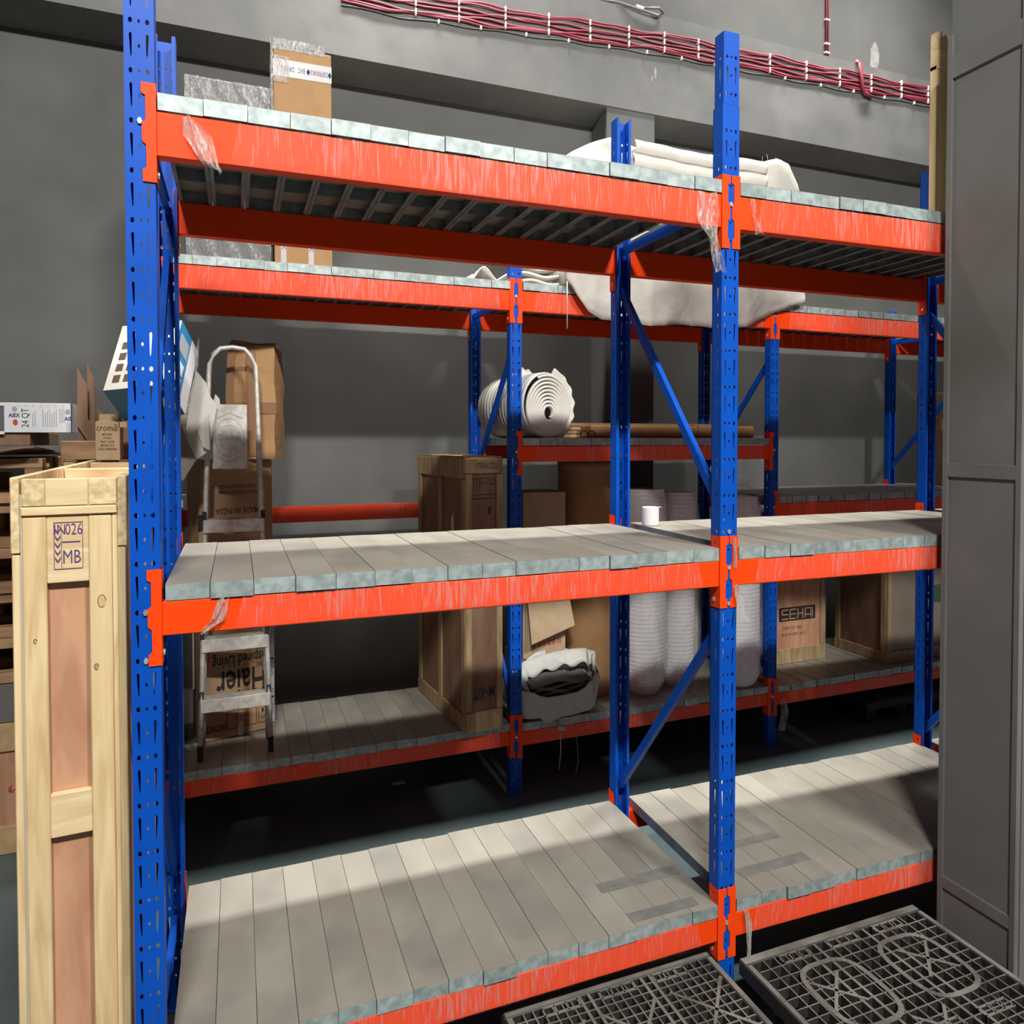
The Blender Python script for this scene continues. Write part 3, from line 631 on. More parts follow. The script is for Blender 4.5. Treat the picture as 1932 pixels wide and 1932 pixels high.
# ------------------------------------------------------------------ foam sheets leaning behind the ladder
def sheet(nm, lab, cat, poly, y, th, m, tilt=0, grp=None):
    o = thing(nm, lab, cat, (0, y, 0), group=grp)
    cz = min(v for u, v in poly)
    MB().prism(poly, lambda u, v, q: (u, q + (v - cz) * tilt, v), 0, th).build('sheet', m, o); return o
g = 'packing sheets leaning left of the ladder'
sheet('foam_sheet', 'large white foam sheet leaning left of the ladder', 'foam', [(.02, 2.80), (.09, 3.10), (.15, 3.02), (.175, 2.93), (.215, 2.87), (.185, 2.70), (.16, 2.57), (.09, 2.52), (.045, 2.60)], 2.42, .012, 'foam', .12, g)
sheet('foam_sheet', 'small folded white foam sheet right behind the ladder rail', 'foam', [(.17, 2.86), (.20, 2.96), (.225, 2.93), (.235, 2.84), (.26, 2.80), (.22, 2.62), (.17, 2.55)], 2.66, .012, 'foam', .1, g)
sheet('foam_sheet', 'white foam offcut in front of the large sheet', 'foam', [(.095, 2.71), (.165, 2.84), (.172, 2.58), (.13, 2.60)], 2.39, .01, 'foam', .1, g)
sheet('foam_sheet', 'crumpled white foam scrap beside the blue rear post', 'foam', [(-.05, 2.78), (.05, 2.82), (.03, 2.70), (-.02, 2.66), (-.05, 2.62)], 2.36, .012, 'foam', .05, g)
sheet('cardboard_panel', 'brown diamond shaped cardboard panel hanging below the white foam', 'cardboard', [(-.035, 2.60), (-.005, 2.76), (.045, 2.64), (.092, 2.52), (.013, 2.385), (-.04, 2.49)], 2.335, .008, mat('taupe_card', (.19, .17, .145), rough=.8), .05)
t = thing('plastic_sheet', 'narrow strip of clear plastic hanging beside the blue and white carton', 'plastic', (0, 2.25, 0))
scrap(t, [(.12, 2.25, 3.28), (.10, 2.25, 3.12), (.07, 2.25, 2.95), (.045, 2.25, 2.80)], [.004, .03, .03, .01])

# ------------------------------------------------------------------ ladder
t = thing('step_ladder', 'folded aluminium step ladder leaning on the cartons in the rear rack', 'ladder', (.312, 2.42, .552))
def rail(s, dy, w0, w1, z1): return [(s * w0, dy, 0), (s * (w0 * .7 + w1 * .3), dy + .05, z1 * .3), (s * (w0 * .4 + w1 * .6), dy + .10, z1 * .6), (s * w1, dy + .155, z1)]
pts = rail(-1, 0, .218, .150, 2.46)
arc = [(-.143, .165, 2.55), (-.118, .17, 2.62), (-.075, .172, 2.66), (0, .173, 2.67), (.075, .172, 2.66), (.118, .17, 2.62), (.143, .165, 2.55)]
pts2 = pts + arc + rail(1, 0.0, .218, .150, 2.46)[::-1]
MB().tube([(p[0] * 1.0, p[1], p[2] + .05) for p in pts2], .0165, 8).build('front_frame', 'alu', t, smooth=True)
for s in (-1, 1):
    MB().tube([(s * .20, .10, .04), (s * .15, .19, 2.2)], .010, 6).build('rear_leg', 'alu', t, smooth=True)
    MB().tube([(s * .218, 0, .0), (s * .218, 0, .10)], .018, 8).build('foot', 'rubber', t)
for z in (.35, .74, 1.13, 1.52):
    f = z / 2.7; hw = .218 - .06 * f - .008; y = .155 * f
    st = MB().box(-hw - .012, hw + .012, y - .022, y - .006, z - .04, z + .045, bev=.003).build('step', 'alu', t)
    b = MB(); b.box(-hw, hw, y - .006, y + .085, z + .03, z + .045)
    for k in range(5): b.box(-hw, hw, y + .004 + .016 * k, y + .008 + .016 * k, z + .045, z + .049)
    b.build('tread', 'aludk', st)
    for s in (-1, 1): MB().box(s * (hw + .006) - .014, s * (hw + .006) + .014, y - .01, y + .03, z + .04, z + .10, bev=.004).build('bracket', 'rubber', st)
pf = MB().box(-.132, .088, .085, .10, 1.90, 2.33, bev=.005).build('platform', 'alu', t)
b = MB()
for rx, rz_ in ((.10, .13), (.075, .085)):
    b.tube([(-.022 + rx * .9 * math.cos(a), .084, 2.11 + rz_ * math.sin(a)) for a in [k * math.pi / 16 for k in range(33)]], .003, 5)
b.tube([(-.1, .084, 1.98), (-.02, .084, 1.945), (.06, .084, 1.98)], .003, 5); b.tube([(-.1, .084, 2.24), (-.02, .084, 2.275), (.06, .084, 2.24)], .003, 5)
b.build('embossed_oval', 'alu', pf)
text(pf, 'Godrej', .06, (-.022, .083, 2.11), 'aludk', sx=.85, name='embossed_lettering')

# ------------------------------------------------------------------ cartons behind the ladder
def frame_of(t, yaw): t.rotation_euler = (0, 0, yaw)
t = thing('carton', 'tall brown carton standing upside down behind the step ladder', 'box', (.088, 2.70, .552), math.radians(15))
MB().box(0, .50, 0, .36, 0, 1.955, bev=.012).build('body', 'cardtall', t)
text(t, 'Haier', .27, (.275, -.0012, .39), 'ink', flip=True, sx=.56, bold=.004)
text(t, 'Inspired Living', .115, (.27, -.0012, .545), 'ink', flip=True, sx=.58, bold=.001)
text(t, 'FRONT', .06, (.10, -.0012, .09), 'ink', flip=True, sx=.72, bold=.001)
text(t, 'MADE IN INDIA', .062, (.255, -.0012, 1.60), 'inkbrown', flip=True, sx=.68, bold=.0012)
for z, s in ((1.77, 'FOR HOME THE BEST REFRIGERATOR'), (1.73, 'PLEASE HANDLE WITH CARE'), (1.44, 'Kerala'), (1.38, 'HAZ CHIMA'), (1.32, 'CLIMATIZER'), (.30, 'World No.1')): text(t, s, .034 if z > 1 else .07, (.26 if z > .5 else .32, -.0012, z), 'inkbrown', flip=True, sx=.6)
MB().box(-.002, .035, -.0025, .02, 1.47, 1.58).build('patch', 'ink', t, label='black square print at the left edge')
b = MB()
for k in range(5):
    x0 = .17 + .072 * k
    for (a0, a1, c0, c1) in ((0, .06, 0, .004), (0, .06, .126, .13), (0, .003, 0, .13), (.057, .06, 0, .13)): b.box(x0 + a0, x0 + a1, -.0015, 0, .06 + c0, .06 + c1)
b.prism([(.472, .09), (.502 - .012, .09), (.486, .14), (.484, .17), (.479, .17), (.477, .14)], lambda u, v, q: (u, q, v), -.0015, 0)
b.box(.41, .424, -.0015, 0, .135, .165); b.tube([(.40, -.001, .11), (.417, -.001, .09), (.434, -.001, .11)], .002, 4); b.box(.27, .272, -.0015, 0, .08, .17)
b.build('care_symbols', 'ink', t)
b = MB(); b.box(.42, .502, -.0025, -.0008, .44, .54); b.build('tape', 'tape', t); text(t, 'BVC ◆ BVC', .04, (.44, -.003, .49), 'inkblue', flip=True, sx=.6)
tp = MB().box(.468, .502, -.0025, .004, .05, 1.3).build('tape', 'tape', t)
for k in range(4): text(t, 'BVC ◆ DEFRINKS', .03, (.485, -.003, .2 + k * .28), 'inkblue', sx=.8, basis=Matrix.Rotation(math.pi / 2, 4, 'X') @ Matrix.Rotation(-math.pi / 2, 4, 'Z'))
MB().box(.245, .282, -.0025, -.0008, .0, .17).build('tape', 'tape', t); text(t, 'BVC', .045, (.264, -.003, .12), 'ink', sx=.6, basis=Matrix.Rotation(math.pi / 2, 4, 'X') @ Matrix.Rotation(-math.pi / 2, 4, 'Z'))
MB().box(.005, .055, -.002, 0, .62, .83).build('sticker', 'yellow', t); b = MB(); b.prism([(.012, .63), (.055, .63), (.062, .58), (.045, .51), (.03, .49), (.008, .54)], lambda u, v, q: (u, q, v), -.003, -.001); b.build('sticker', 'inkred', t)
MB().box(.02, .46, -.004, .0, 1.90, 1.955).build('tape', 'browntape', t)
t = thing('carton', 'battered orange-brown carton bound with brown tape on top of the tall carton', 'box', (.285, 2.80, 2.51), math.radians(-13))
mb = MB()
def rbox(mb, W, D, H, bul, seed, nx=8, nz=8, ny=4, fn=None):
    rnd = random.Random(seed); ph = [rnd.random() * 6 for _ in range(6)]
    def d(p):
        x, y, z = p; fz = math.sin(math.pi * max(0, min(1, z / H))); fx = math.sin(math.pi * max(0, min(1, x / W))); fy = math.sin(math.pi * max(0, min(1, y / D)))
        cx, cy = (x / W - .5) * 2, (y / D - .5) * 2
        q = Vector((x + bul * cx * fz * (.5 + .5 * fy) + .006 * math.sin(z * 17 + ph[0] + y * 9), y + bul * cy * fz * (.4 + .6 * fx) + .006 * math.sin(z * 15 + ph[1] + x * 9), z + (.010 * math.sin(x * 14 + ph[2]) * fy if z > H * .9 else 0)))
        return fn(q) if fn else q
    def face(a, b_, c, n1, n2):
        a, b_, c = Vector(a), Vector(b_), Vector(c); mb.grid(lambda u, v: tuple(d(a + (b_ - a) * u + (c - a) * v)), n1, n2)
    face((0, 0, 0), (W, 0, 0), (0, 0, H), nx, nz); face((W, 0, 0), (W, D, 0), (W, 0, H), ny, nz); face((W, D, 0), (0, D, 0), (W, D, H), nx, nz)
    face((0, D, 0), (0, 0, 0), (0, D, H), ny, nz); face((0, 0, H), (W, 0, H), (0, D, H), nx, ny); face((0, D, 0), (W, D, 0), (0, 0, 0), nx, ny)
rbox(mb, .305, .34, .80, .018, 3, 8, 12, 6); mb.build('body', 'card', t, smooth=False)
def strip(x0, x1, z0, z1, m, nm='tape'):
    mb = MB(); mb.grid(lambda u, v: ((lambda x, z: (x + .018 * (x / .305 - .5) * 2 * math.sin(math.pi * min(1, z / .8)), -.018 * math.sin(math.pi * min(1, z / .8)) * (.4 + .6 * math.sin(math.pi * x / .305)) - .009, z))(x0 + (x1 - x0) * u, z0 + (z1 - z0) * v)), 6, 10); mb.build(nm, m, t, smooth=True)
strip(.125, .185, 0.02, .79, 'browntape'); strip(0.0, .305, .32, .40, 'browntape'); strip(.0, .05, .30, .78, 'browntape')
MB().prism([(-.01, .0), (.31, 0), (.32, .03), (.2, .022), (.02, .05)], lambda u, v, q: (u, q, v + .795), .02, .03).build('flap', 'carddk', t)
t = thing('carton', 'dark grey carton standing left of the tall carton behind the ladder', 'box', (-.06, 2.80, .552), math.radians(15))
MB().box(0, .105, 0, .12, 0, 1.35, bev=.006).build('body', 'dark', t); MB().box(.095, .107, -.003, 0, .35, 1.0).build('edge', 'offwhite', t, label='white edge strip')

# ------------------------------------------------------------------ old plywood crate on rear rack
t = thing('shipping_crate', 'old brown plywood crate with black stencil lettering beside the rear middle post', 'crate', (1.835, 2.20, .553), math.radians(5.5))
W, D, H = .285, 1.03, 1.96
p_ = lambda nm, m, *a, **k: part(nm, m, *a, p=t, **k)
p_('plywood_panel', 'oldply', .012, W - .012, .012, .024, .02, H - .02); p_('plywood_panel', 'oldply', .010, .02, .02, D - .02, .02, H - .02); p_('plywood_panel', 'oldply', W - .02, W - .010, .02, D - .02, .02, H - .02); p_('plywood_panel', 'oldply', .02, W - .02, D - .03, D - .012, .02, H - .02)
for x in (0, W - .045 - .001): p_('frame_post', 'oldwood', x, x + .046, -.004, .010, .15, H - .11)
p_('frame_board', 'oldwood', 0, W, -.006, .010, 0, .145); p_('top_board', 'oldwood', 0, W, -.006, .010, H - .105, H)
for x0, x1 in ((-.006, .009), (W - .009, W + .006)):
    for y in (.012, D * .47, D - .08): p_('side_post', 'oldwood', x0, x1, y, y + .065, .12, H - .15)
    p_('side_board', 'oldwood', x0, x1, .012, D, 0, .115); p_('side_board', 'oldwood', x0, x1, .012, D, H - .145, H)
p_('lid_panel', 'oldply', .01, W - .01, .012, D - .02, H - .04, H - .03)
for y in (.02, .36, .68, .98): p_('lid_batten', 'palblock', .03, W - .03, y, y + .035, H - .03, H + .012)
p_('lid_rail', 'oldwood', .0, .03, 0, D, H - .03, H + .015); p_('lid_rail', 'oldwood', W - .03, W, 0, D, H - .03, H + .015)
text(t, 'TERRAZZO', .06, (.165, -.0072, H - .055), 'ink', sx=.55); text(t, 'GOLD', .075, (.175, .0112, H - .165), 'inkbrown', sx=.6, bold=.001)
b = MB()
for k in range(3): b.box(.065 + .022 * k, .071 + .022 * k, .0105, .0118, H - .235, H - .14)
b.box(.055, .12, .0105, .0118, H - .15, H - .14); b.box(.05, .235, .0105, .0118, H - .262, H - .256); b.box(.05, .235, .0105, .0118, H - .292, H - .284)
b.box(.175, .20, .0105, .0118, H - .40, H - .35); b.build('stencil_mark', 'inkbrown', t)
text(t, 'Mr-KIT', .12, (.145, .0112, .28), 'ink', flip=True, sx=.46, bold=.002)
MB().prism([(.5, 1.05), (.55, 1.05), (.55, 1.52), (.5, 1.55)], lambda u, v, q: (q, u - .25, v), .006, .009).build('paper_label', 'tape', t)

# ------------------------------------------------------------------ foam roll on rear middle deck
t = thing('foam_roll', 'large roll of white foam sheet lying on the rear middle deck', 'foam roll', (2.52, 2.36, 2.91))
b = MB(); n = 40
def ring(y, rx, rz, dx=0, ph=0): return [(dx + rx * math.cos(2 * math.pi * k / n), y, rz * math.sin(2 * math.pi * k / n) * (1 if math.sin(2 * math.pi * k / n) < 0 else 1.0)) for k in range(n)]
ys = [0 + .022 * i for i in range(38)]
rings = []
for i, y in enumerate(ys):
    r = .185 + .006 * math.sin(i * math.pi) + (.006 if i % 2 else -.004)
    f = 1 - .12 * max(0, (y - .7) / .12)
    rings.append(ring(y, r * f, r * f * 1.31, -.11 * y / .8))
vs = [p for rg in rings for p in rg]; fs = [(i * n + k, i * n + (k + 1) % n, (i + 1) * n + (k + 1) % n, (i + 1) * n + k) for i in range(len(ys) - 1) for k in range(n)]
fs += [tuple((len(ys) - 1) * n + k for k in range(n))]; b.add(vs, fs); b.build('rolled_body', 'foamroll', t, smooth=True)
b = MB()   # spiral end
turns = 8.5; N_ = 320
for k in range(N_):
    def pt(k, off, y):
        a = -math.pi * .35 + 2 * math.pi * turns * k / N_; r = .035 + .147 * (k / N_) + off
        return (r * math.cos(a) + .012, y, (r * math.sin(a)) * 1.31 - .012 - .05 * (1 - k / N_))
    yy = -.012 - .025 * (1 - k / N_)
    vs = [pt(k, -.0065, yy), pt(k, .0065, yy), pt(k, .0085, .012), pt(k, -.0085, .012), pt(k + 1, -.0065, yy), pt(k + 1, .0065, yy), pt(k + 1, .0085, .012), pt(k + 1, -.0085, .012)]
    b.add(vs, [(0, 1, 5, 4), (1, 2, 6, 5), (0, 4, 7, 3)])
b.build('spiral_end', 'foam', t, smooth=True)
b = MB(); b.grid(lambda u, v: ((.19 + .06 * v + .008 * math.sin(u * 40) * v) * math.cos(-1.1 + 2.3 * u) , .03 - .02 * v + .05 * u, (.19 + .045 * v) * 1.31 * math.sin(-1.1 + 2.3 * u)), 60, 5); b.build('loose_flap', 'foam', t, smooth=True, solid=.004)
b = MB(); b.grid(lambda u, v: (-.16 + .26 * u, .30 + .1 * v, .24 + (.07 + .01 * math.sin(u * 30)) * math.sin(math.pi * u) * v), 30, 4); b.build('loose_flap', 'foam', t, smooth=True, solid=.004)
# flat cartons / tubes beside the roll
t = thing('flat_carton', 'long flattened brown carton lying along the rear middle deck', 'cardboard', (2.93, 2.42, 2.663)); MB().box(0, 1.58, 0, .2, 0, .10, bev=.012).build('body', 'card', t); MB().tube([(1.0, -.004, .0), (1.0, -.004, .10), (1.0, .1, .104)], .003, 5).build('string', 'ink', t)
t = thing('flat_carton', 'thin folded cardboard sheets stacked behind the long flattened carton', 'cardboard', (2.80, 2.66, 2.663))
for k in range(4): MB().box(0 + .02 * k, 1.62 - .05 * k, 0, .35, .031 * k, .031 * k + .027, bev=.004).build('sheet', ('card', 'carddk')[k % 2], t)
t = thing('coiled_strap', 'dark strap curled beside the foam roll on the rear middle deck', 'strap', (2.80, 2.34, 2.665)); MB().tube([(0 + .1 * k / 10, .02 * math.sin(k), .006 + .045 * abs(math.sin(k * .5))) for k in range(14)], .004, 5).build('strap', 'rubber', t, smooth=True)

# ------------------------------------------------------------------ open carton + torn sack + drum
t = thing('carton', 'light brown carton with a folded-down flap behind the torn white sack', 'box', (2.395, 2.52, .937), math.radians(-3))
MB().box(0, .355, 0, .34, 0, 1.30, bev=.003).build('body', 'cardlt', t)
b = MB(); b.add([(.02, -.004, .62), (.345, -.004, .66), (.395, -.09, .26), (.035, -.10, .14), (.02, -.010, .62), (.345, -.010, .66), (.395, -.096, .26), (.035, -.106, .14)], [(0, 1, 2, 3), (4, 7, 6, 5), (0, 3, 7, 4), (1, 5, 6, 2), (3, 2, 6, 7), (0, 4, 5, 1)]); b.build('flap', 'cardlt', t)
b = MB(); random.seed(11)
for k in range(6):
    x = .075 + .042 * k; z = .005 + .004 * k
    for q in range(4):
        if q % 2: b.box(x, x + .03, -.0012, 0, z + .012 * q, z + .012 * q + .006)
        else: b.box(x + .008 * (q + (k % 2)), x + .008 * (q + (k % 2)) + .006, -.0012, 0, z - .002, z + .045)
b.v = [(p[0], p[1], p[2] + .075) for p in b.v]; b.build('red_print', 'inkred', t)
o_ = MB().box(.145, .185, -.0015, 0, -.02 + .02, .055).build('paper_label', 'white', t)
t = thing('carton', 'plain brown carton hidden behind the torn sack on the rear bottom deck', 'box', (2.39, 2.53, .537)); MB().box(0, .38, 0, .4, 0, .396, bev=.003).build('body', 'carddk', t)
t = thing('sack', 'torn white woven sack full of grey folded sheets hanging over the rear bottom deck', 'sack', (2.62, 2.30, .537))
b = MB(); n = 36
prof = [(0.0, .004), (.7, .0), (.95, .03), (1.0, .12), (1.03, .22), (1.04, .29), (1.0, .34)]
sg = lambda c: math.copysign(abs(c) ** .55, c)
def sackpt(u, v):
    a = 2 * math.pi * u; k = v * (len(prof) - 1); i = min(int(k), len(prof) - 2); f = k - i
    r = prof[i][0] * (1 - f) + prof[i + 1][0] * f; z = prof[i][1] * (1 - f) + prof[i + 1][1] * f
    rx, ry = .325, .12; w_ = 1 + .04 * math.sin(a * 7 + v * 3) + .03 * math.sin(a * 13)
    front = max(0, -math.sin(a)); 
    px, py = r * rx * w_ * sg(math.cos(a)), r * ry * w_ * sg(math.sin(a)) + .09
    zz = z + .02 * math.sin(a * 5) * v - (.07 * (1 - v) * front if py < -.025 else 0) - front * .15 * v * v + (.10 * v * v * max(0, math.sin(a))) + .03 * v * v * math.cos(a)
    return (px, py, zz if py < -.025 else max(zz, .003))
b.grid(sackpt, n, 14); b.build('bag', 'sackdirty', t, smooth=True, solid=.004)
b = MB(); rr = random.Random(5)
b.grid(lambda u, v: ((.33 + .02 * math.sin(u * 30)) * math.cos(math.pi * (-.12 + 1.24 * u)) * (1 - .12 * v), .05 + .17 * math.sin(math.pi * u) * 1.0 - .11 * v, .40 + .06 * math.sin(math.pi * u) + .05 * math.cos(math.pi * u) - .10 * v * v + .018 * math.sin(u * 41 + v * 3) * v), 70, 8); b.v = [(p[0], p[1] * .75 + .05, p[2] - .03) for p in b.v]; b.build('torn_rim', 'sackdirty', t, smooth=True, solid=.004)
b = MB()
for k in range(6):
    b.grid(lambda u, v, k=k: (-.25 + .50 * u, .0 + .19 * v, .125 + .028 * k + .012 * math.sin(u * 9 + k * 2) + .02 * v), 14, 4)
b.build('folded_sheets', 'darkfold', t, solid=.016)
MB().tube([(-.03, -.05, -.07), (-.035, -.07, -.16), (-.03, -.06, -.25), (-.04, -.05, -.38)], .004, 5).build('string', 'offwhite', t, smooth=True)
MB().tube([(.10, -.04, -.05), (.11, -.06, -.25), (.12, -.05, -.34), (.10, -.05, -.45)], .0018, 4).build('string', 'offwhite', t, smooth=True)
b = MB(); b.tube([(-.05, -.06, -.06), (.0, -.065, -.07)], .018, 7); b.build('knot', 'offwhite', t)
t = thing('drum', 'tall brown cardboard drum between the carton and the bubble wrap rolls', 'drum', (3.06, 2.78, .537))
n = 32; b = MB().tube([(0, 0, 0), (0, 0, .01), (0, 0, 1.93), (0, 0, 1.945)], [.225, .23, .23, .225], n); b.build('shell', 'card', t, smooth=True); MB().tube([(0, 0, 1.86), (0, 0, 1.93)], .234, n).build('rim', 'carddk', t, smooth=True)
t = thing('timber_batten', 'thin pale batten lying across the top of the cardboard drum', 'batten', (2.9, 2.62, 2.483)); MB().prism([(0, 0), (.55, -.0), (.55, .02), (0, .035)], lambda u, v, q: (u, q, v), 0, .03).build('strip', 'palblock', t)

# ------------------------------------------------------------------ bubble wrap rolls
def bubble(x, y, r, z0, h, lab, seed, knot=False, rz=1.0, lean=0):
    t = thing('bubble_wrap_roll', lab, 'bubble wrap roll', (x, y, z0), group='bubble wrap rolls on the rear bottom deck')
    rr = random.Random(seed); b = MB(); n = 36; m = 30
    ph = [rr.random() * 6 for _ in range(4)]
    def f(u, v):
        a = 2 * math.pi * u; e = min(1, math.sin(math.pi / 2 * min(1, v * 14)) * .3 + .7) * (1 - .12 * max(0, (v - .93) / .07))
        w_ = r * e * (1 + .02 * math.sin(3 * a + ph[0] + v * 4) + .02 * math.sin(v * 9 + ph[1]) + .004 * math.sin(v * 160))
        return (w_ * math.cos(a) + lean * v * h, w_ * math.sin(a) * .95, h * v)
    b.grid(f, n, m * 2); b.add([f(k / n, 1) for k in range(n)], [tuple(range(n))]); b.build('roll', 'bubble', t, smooth=True)
    c = MB(); c.grid(lambda u, v: tuple(Vector(f(u, v * (.94 if not knot else 1))) * 1.0 + Vector((.012 * math.cos(2 * math.pi * u), .012 * math.sin(2 * math.pi * u), .0)) * (1 + .8 * math.sin(u * 40 + v * 9))), 48, 24)
    if knot: c.grid(lambda u, v: ((r * (1 - v) + .02 + .02 * math.sin(u * 50) * (1 - v)) * math.cos(2 * math.pi * u), (r * (1 - v) + .02) * math.sin(2 * math.pi * u), h + .16 * v), 40, 6)
    c.build('plastic_bag', 'bagfilm', t, smooth=True)
    return t
M['bagfilm'] = film_mat('bag_film', .04, .38, (3, 3, 1.2), (.95, .95, .96), .5, (.5, .72))
bubble(3.51, 2.58, .182, .537, 1.70, 'leftmost bubble wrap roll, right of the blue front rear post', 1)
bubble(3.88, 2.64, .155, .537, 1.66, 'second bubble wrap roll from the left in the clear plastic', 2)
bubble(4.12, 2.93, .155, .537, 1.50, 'plain bubble wrap roll set back between its neighbours', 3)
bubble(4.36, 2.44, .185, .537, 1.62, 'rightmost bubble wrap roll with bagged knotted top', 4, knot=True)
bubble(3.60, 3.02, .18, .537, 1.55, 'bubble wrap roll at the back behind the leftmost one', 5)
# ------------------------------------------------------------------ right side crates
t = thing('shipping_crate', 'orange-brown plywood crate with a black label right of the bubble wrap', 'crate', (4.86, 2.74, .528), math.radians(1))
W, D, H = .78, .55, 1.38
p_('plywood_panel', 'ply', .012, W - .012, .012, .024, .02, H); p_('plywood_panel', 'ply', .010, .02, .02, D, .02, H); p_('plywood_panel', 'ply', W - .02, W - .01, .02, D, .02, H); p_('plywood_panel', 'ply', .02, W - .02, D - .012, D, .02, H)
p_('frame_board', 'oldwood', 0, W, -.004, .011, 0, .14); p_('frame_post', 'oldwood', W - .06, W, -.004, .011, .14, H); p_('frame_post', 'oldwood', 0, .06, -.004, .011, .14, H); p_('frame_board', 'oldwood', 0, W, -.004, .011, H - .1, H)
MB().box(.22, .66, .0095, .0115, .40, .53).build('black_label', 'ink', t)
b = MB()
for x0, x1, z0, z1 in ((.25, .33, .50, .512), (.25, .33, .458, .468), (.25, .262, .458, .512), (.25, .33, .415, .425), (.345, .355, .415, .512), (.355, .42, .50, .512), (.355, .42, .458, .468), (.355, .42, .415, .425), (.44, .45, .415, .512), (.45, .50, .458, .468), (.50, .51, .415, .512), (.53, .54, .415, .512), (.54, .60, .50, .512), (.60, .61, .415, .512), (.62, .63, .415, .512), (.54, .60, .44, .45)):
    b.box(x0, x1, .0085, .0096, z0, z1)
b.build('label_print', 'ply', t)['kind'] = 'stuff'
text(t, 'OPEN TOP  SIDE', .045, (.38, .0105, .33), 'inkbrown', sx=.7); text(t, 'MADE IN CHINA  No. 21', .04, (.40, .0105, .27), 'inkbrown', sx=.7)
t = thing('shipping_crate', 'large pale framed crate at the right of the rear bottom deck', 'crate', (6.03, 2.385, .528), math.radians(.5))
W, D, H = .93, .64, 1.36
M['greyply'] = mat('greyed_plywood', (.22, .17, .13), (.27, .21, .165), 5, rough=.75)
p_('plywood_panel', 'greyply', .012, W - .012, .012, .024, .02, H); p_('plywood_panel', 'oldply', .008, .02, .02, D, .02, H); p_('plywood_panel', 'oldply', W - .02, W - .01, .02, D, .02, H)
p_('frame_board', 'oldwood', 0, W, -.004, .011, 0, .11); p_('frame_post', 'oldwood', 0, .05, -.004, .011, .11, H); p_('frame_post', 'oldwood', W - .05, W, -.004, .011, .11, H)
for y in (.012, D - .07): p_('side_post', 'oldwood', -.006, .007, y, y + .06, .10, H)
p_('side_board', 'oldwood', -.006, .007, .012, D, 0, .10); p_('side_board', 'oldwood', -.006, .007, .012, D, H - .1, H)
MB().prism([(.55, .62), (.60, .70), (.8, .71), (.80, .52), (.6, .54)], lambda u, v, q: (u, q, v), .009, .0115).build('green_stencil', 'inkgreen', t)
t = thing('shipping_crate', 'tall plain brown crate on the rear right deck behind the blue post', 'crate', (7.13, 2.42, 2.163), math.radians(-19))
MB().box(0, .8, 0, .9, 0, .98, bev=.006).build('body', 'carddk', t); 
for y in (.30, .42): MB().box(-.002, 0, y, y + .03, .58, .70).build('tape', 'cardlt', t)

# ------------------------------------------------------------------ goods on the top rear deck
t = thing('wrapped_carton', 'grey carton wrapped in shiny stretch film on the top rear deck', 'box', (.05, 2.34, 3.803), math.radians(1))
MB().box(0, .50, 0, .5, 0, 1.13, bev=.004).build('body', mat('grey_wrapped_card', (.20, .20, .195), rough=.6), t)
b = MB(); rr = random.Random(3)
b.grid(lambda u, v: (-.004 + .508 * u, -.006 - .004 * math.sin(u * 25 + v * 30), -.002 + 1.135 * v), 40, 40); b.grid(lambda u, v: (-.006 - .003 * math.sin(v * 30), .5 * u, 1.13 * v), 8, 30); b.grid(lambda u, v: (.506, .5 * u, 1.13 * v), 4, 20)
b.build('stretch_film', 'filmwrap', t, smooth=True)
t = thing('carton', 'tall orange-brown carton with printed white tape on the top rear deck', 'box', (.575, 2.36, 3.803), math.radians(-1.5))
MB().box(0, .37, 0, .5, 0, 1.42, bev=.006).build('body', 'card', t)
MB().box(-.012, .33, -.002, .02, 1.40, 1.475).build('foil_edge', 'filmwrap', t); MB().box(-.016, .0, -.008, .35, .2, 1.475).build('foil_edge', 'filmwrap', t)
MB().box(0.0, .372, -.003, 0, 1.23, 1.34).build('tape', 'tape', t); text(t, '◆DEFRINKS◆ BVC   DRINKS', .048, (.21, -.0036, 1.285), 'inkblue', flip=True, sx=.52)
b = MB(); b.grid(lambda u, v: (.0 + .10 * u, -.006 - .004 * math.sin(u * 30 + v * 12), 1.19 + .17 * v), 10, 10); b.build('foil_patch', 'scrap', t, smooth=True)
b = MB(); b.grid(lambda u, v: (.0 + .05 * u, -.006 - .004 * math.sin(u * 30 + v * 12), .30 + .16 * v), 8, 8); b.build('foil_patch', 'scrap', t, smooth=True)
for x in (.04, .215): MB().box(x, x + .035, -.003, 0, 0, .30).build('tape', 'tape', t); text(t, 'BVC', .04, (x + .018, -.0036, .12), 'inkblue', sx=.6, basis=Matrix.Rotation(math.pi / 2, 4, 'X') @ Matrix.Rotation(-math.pi / 2, 4, 'Z'))

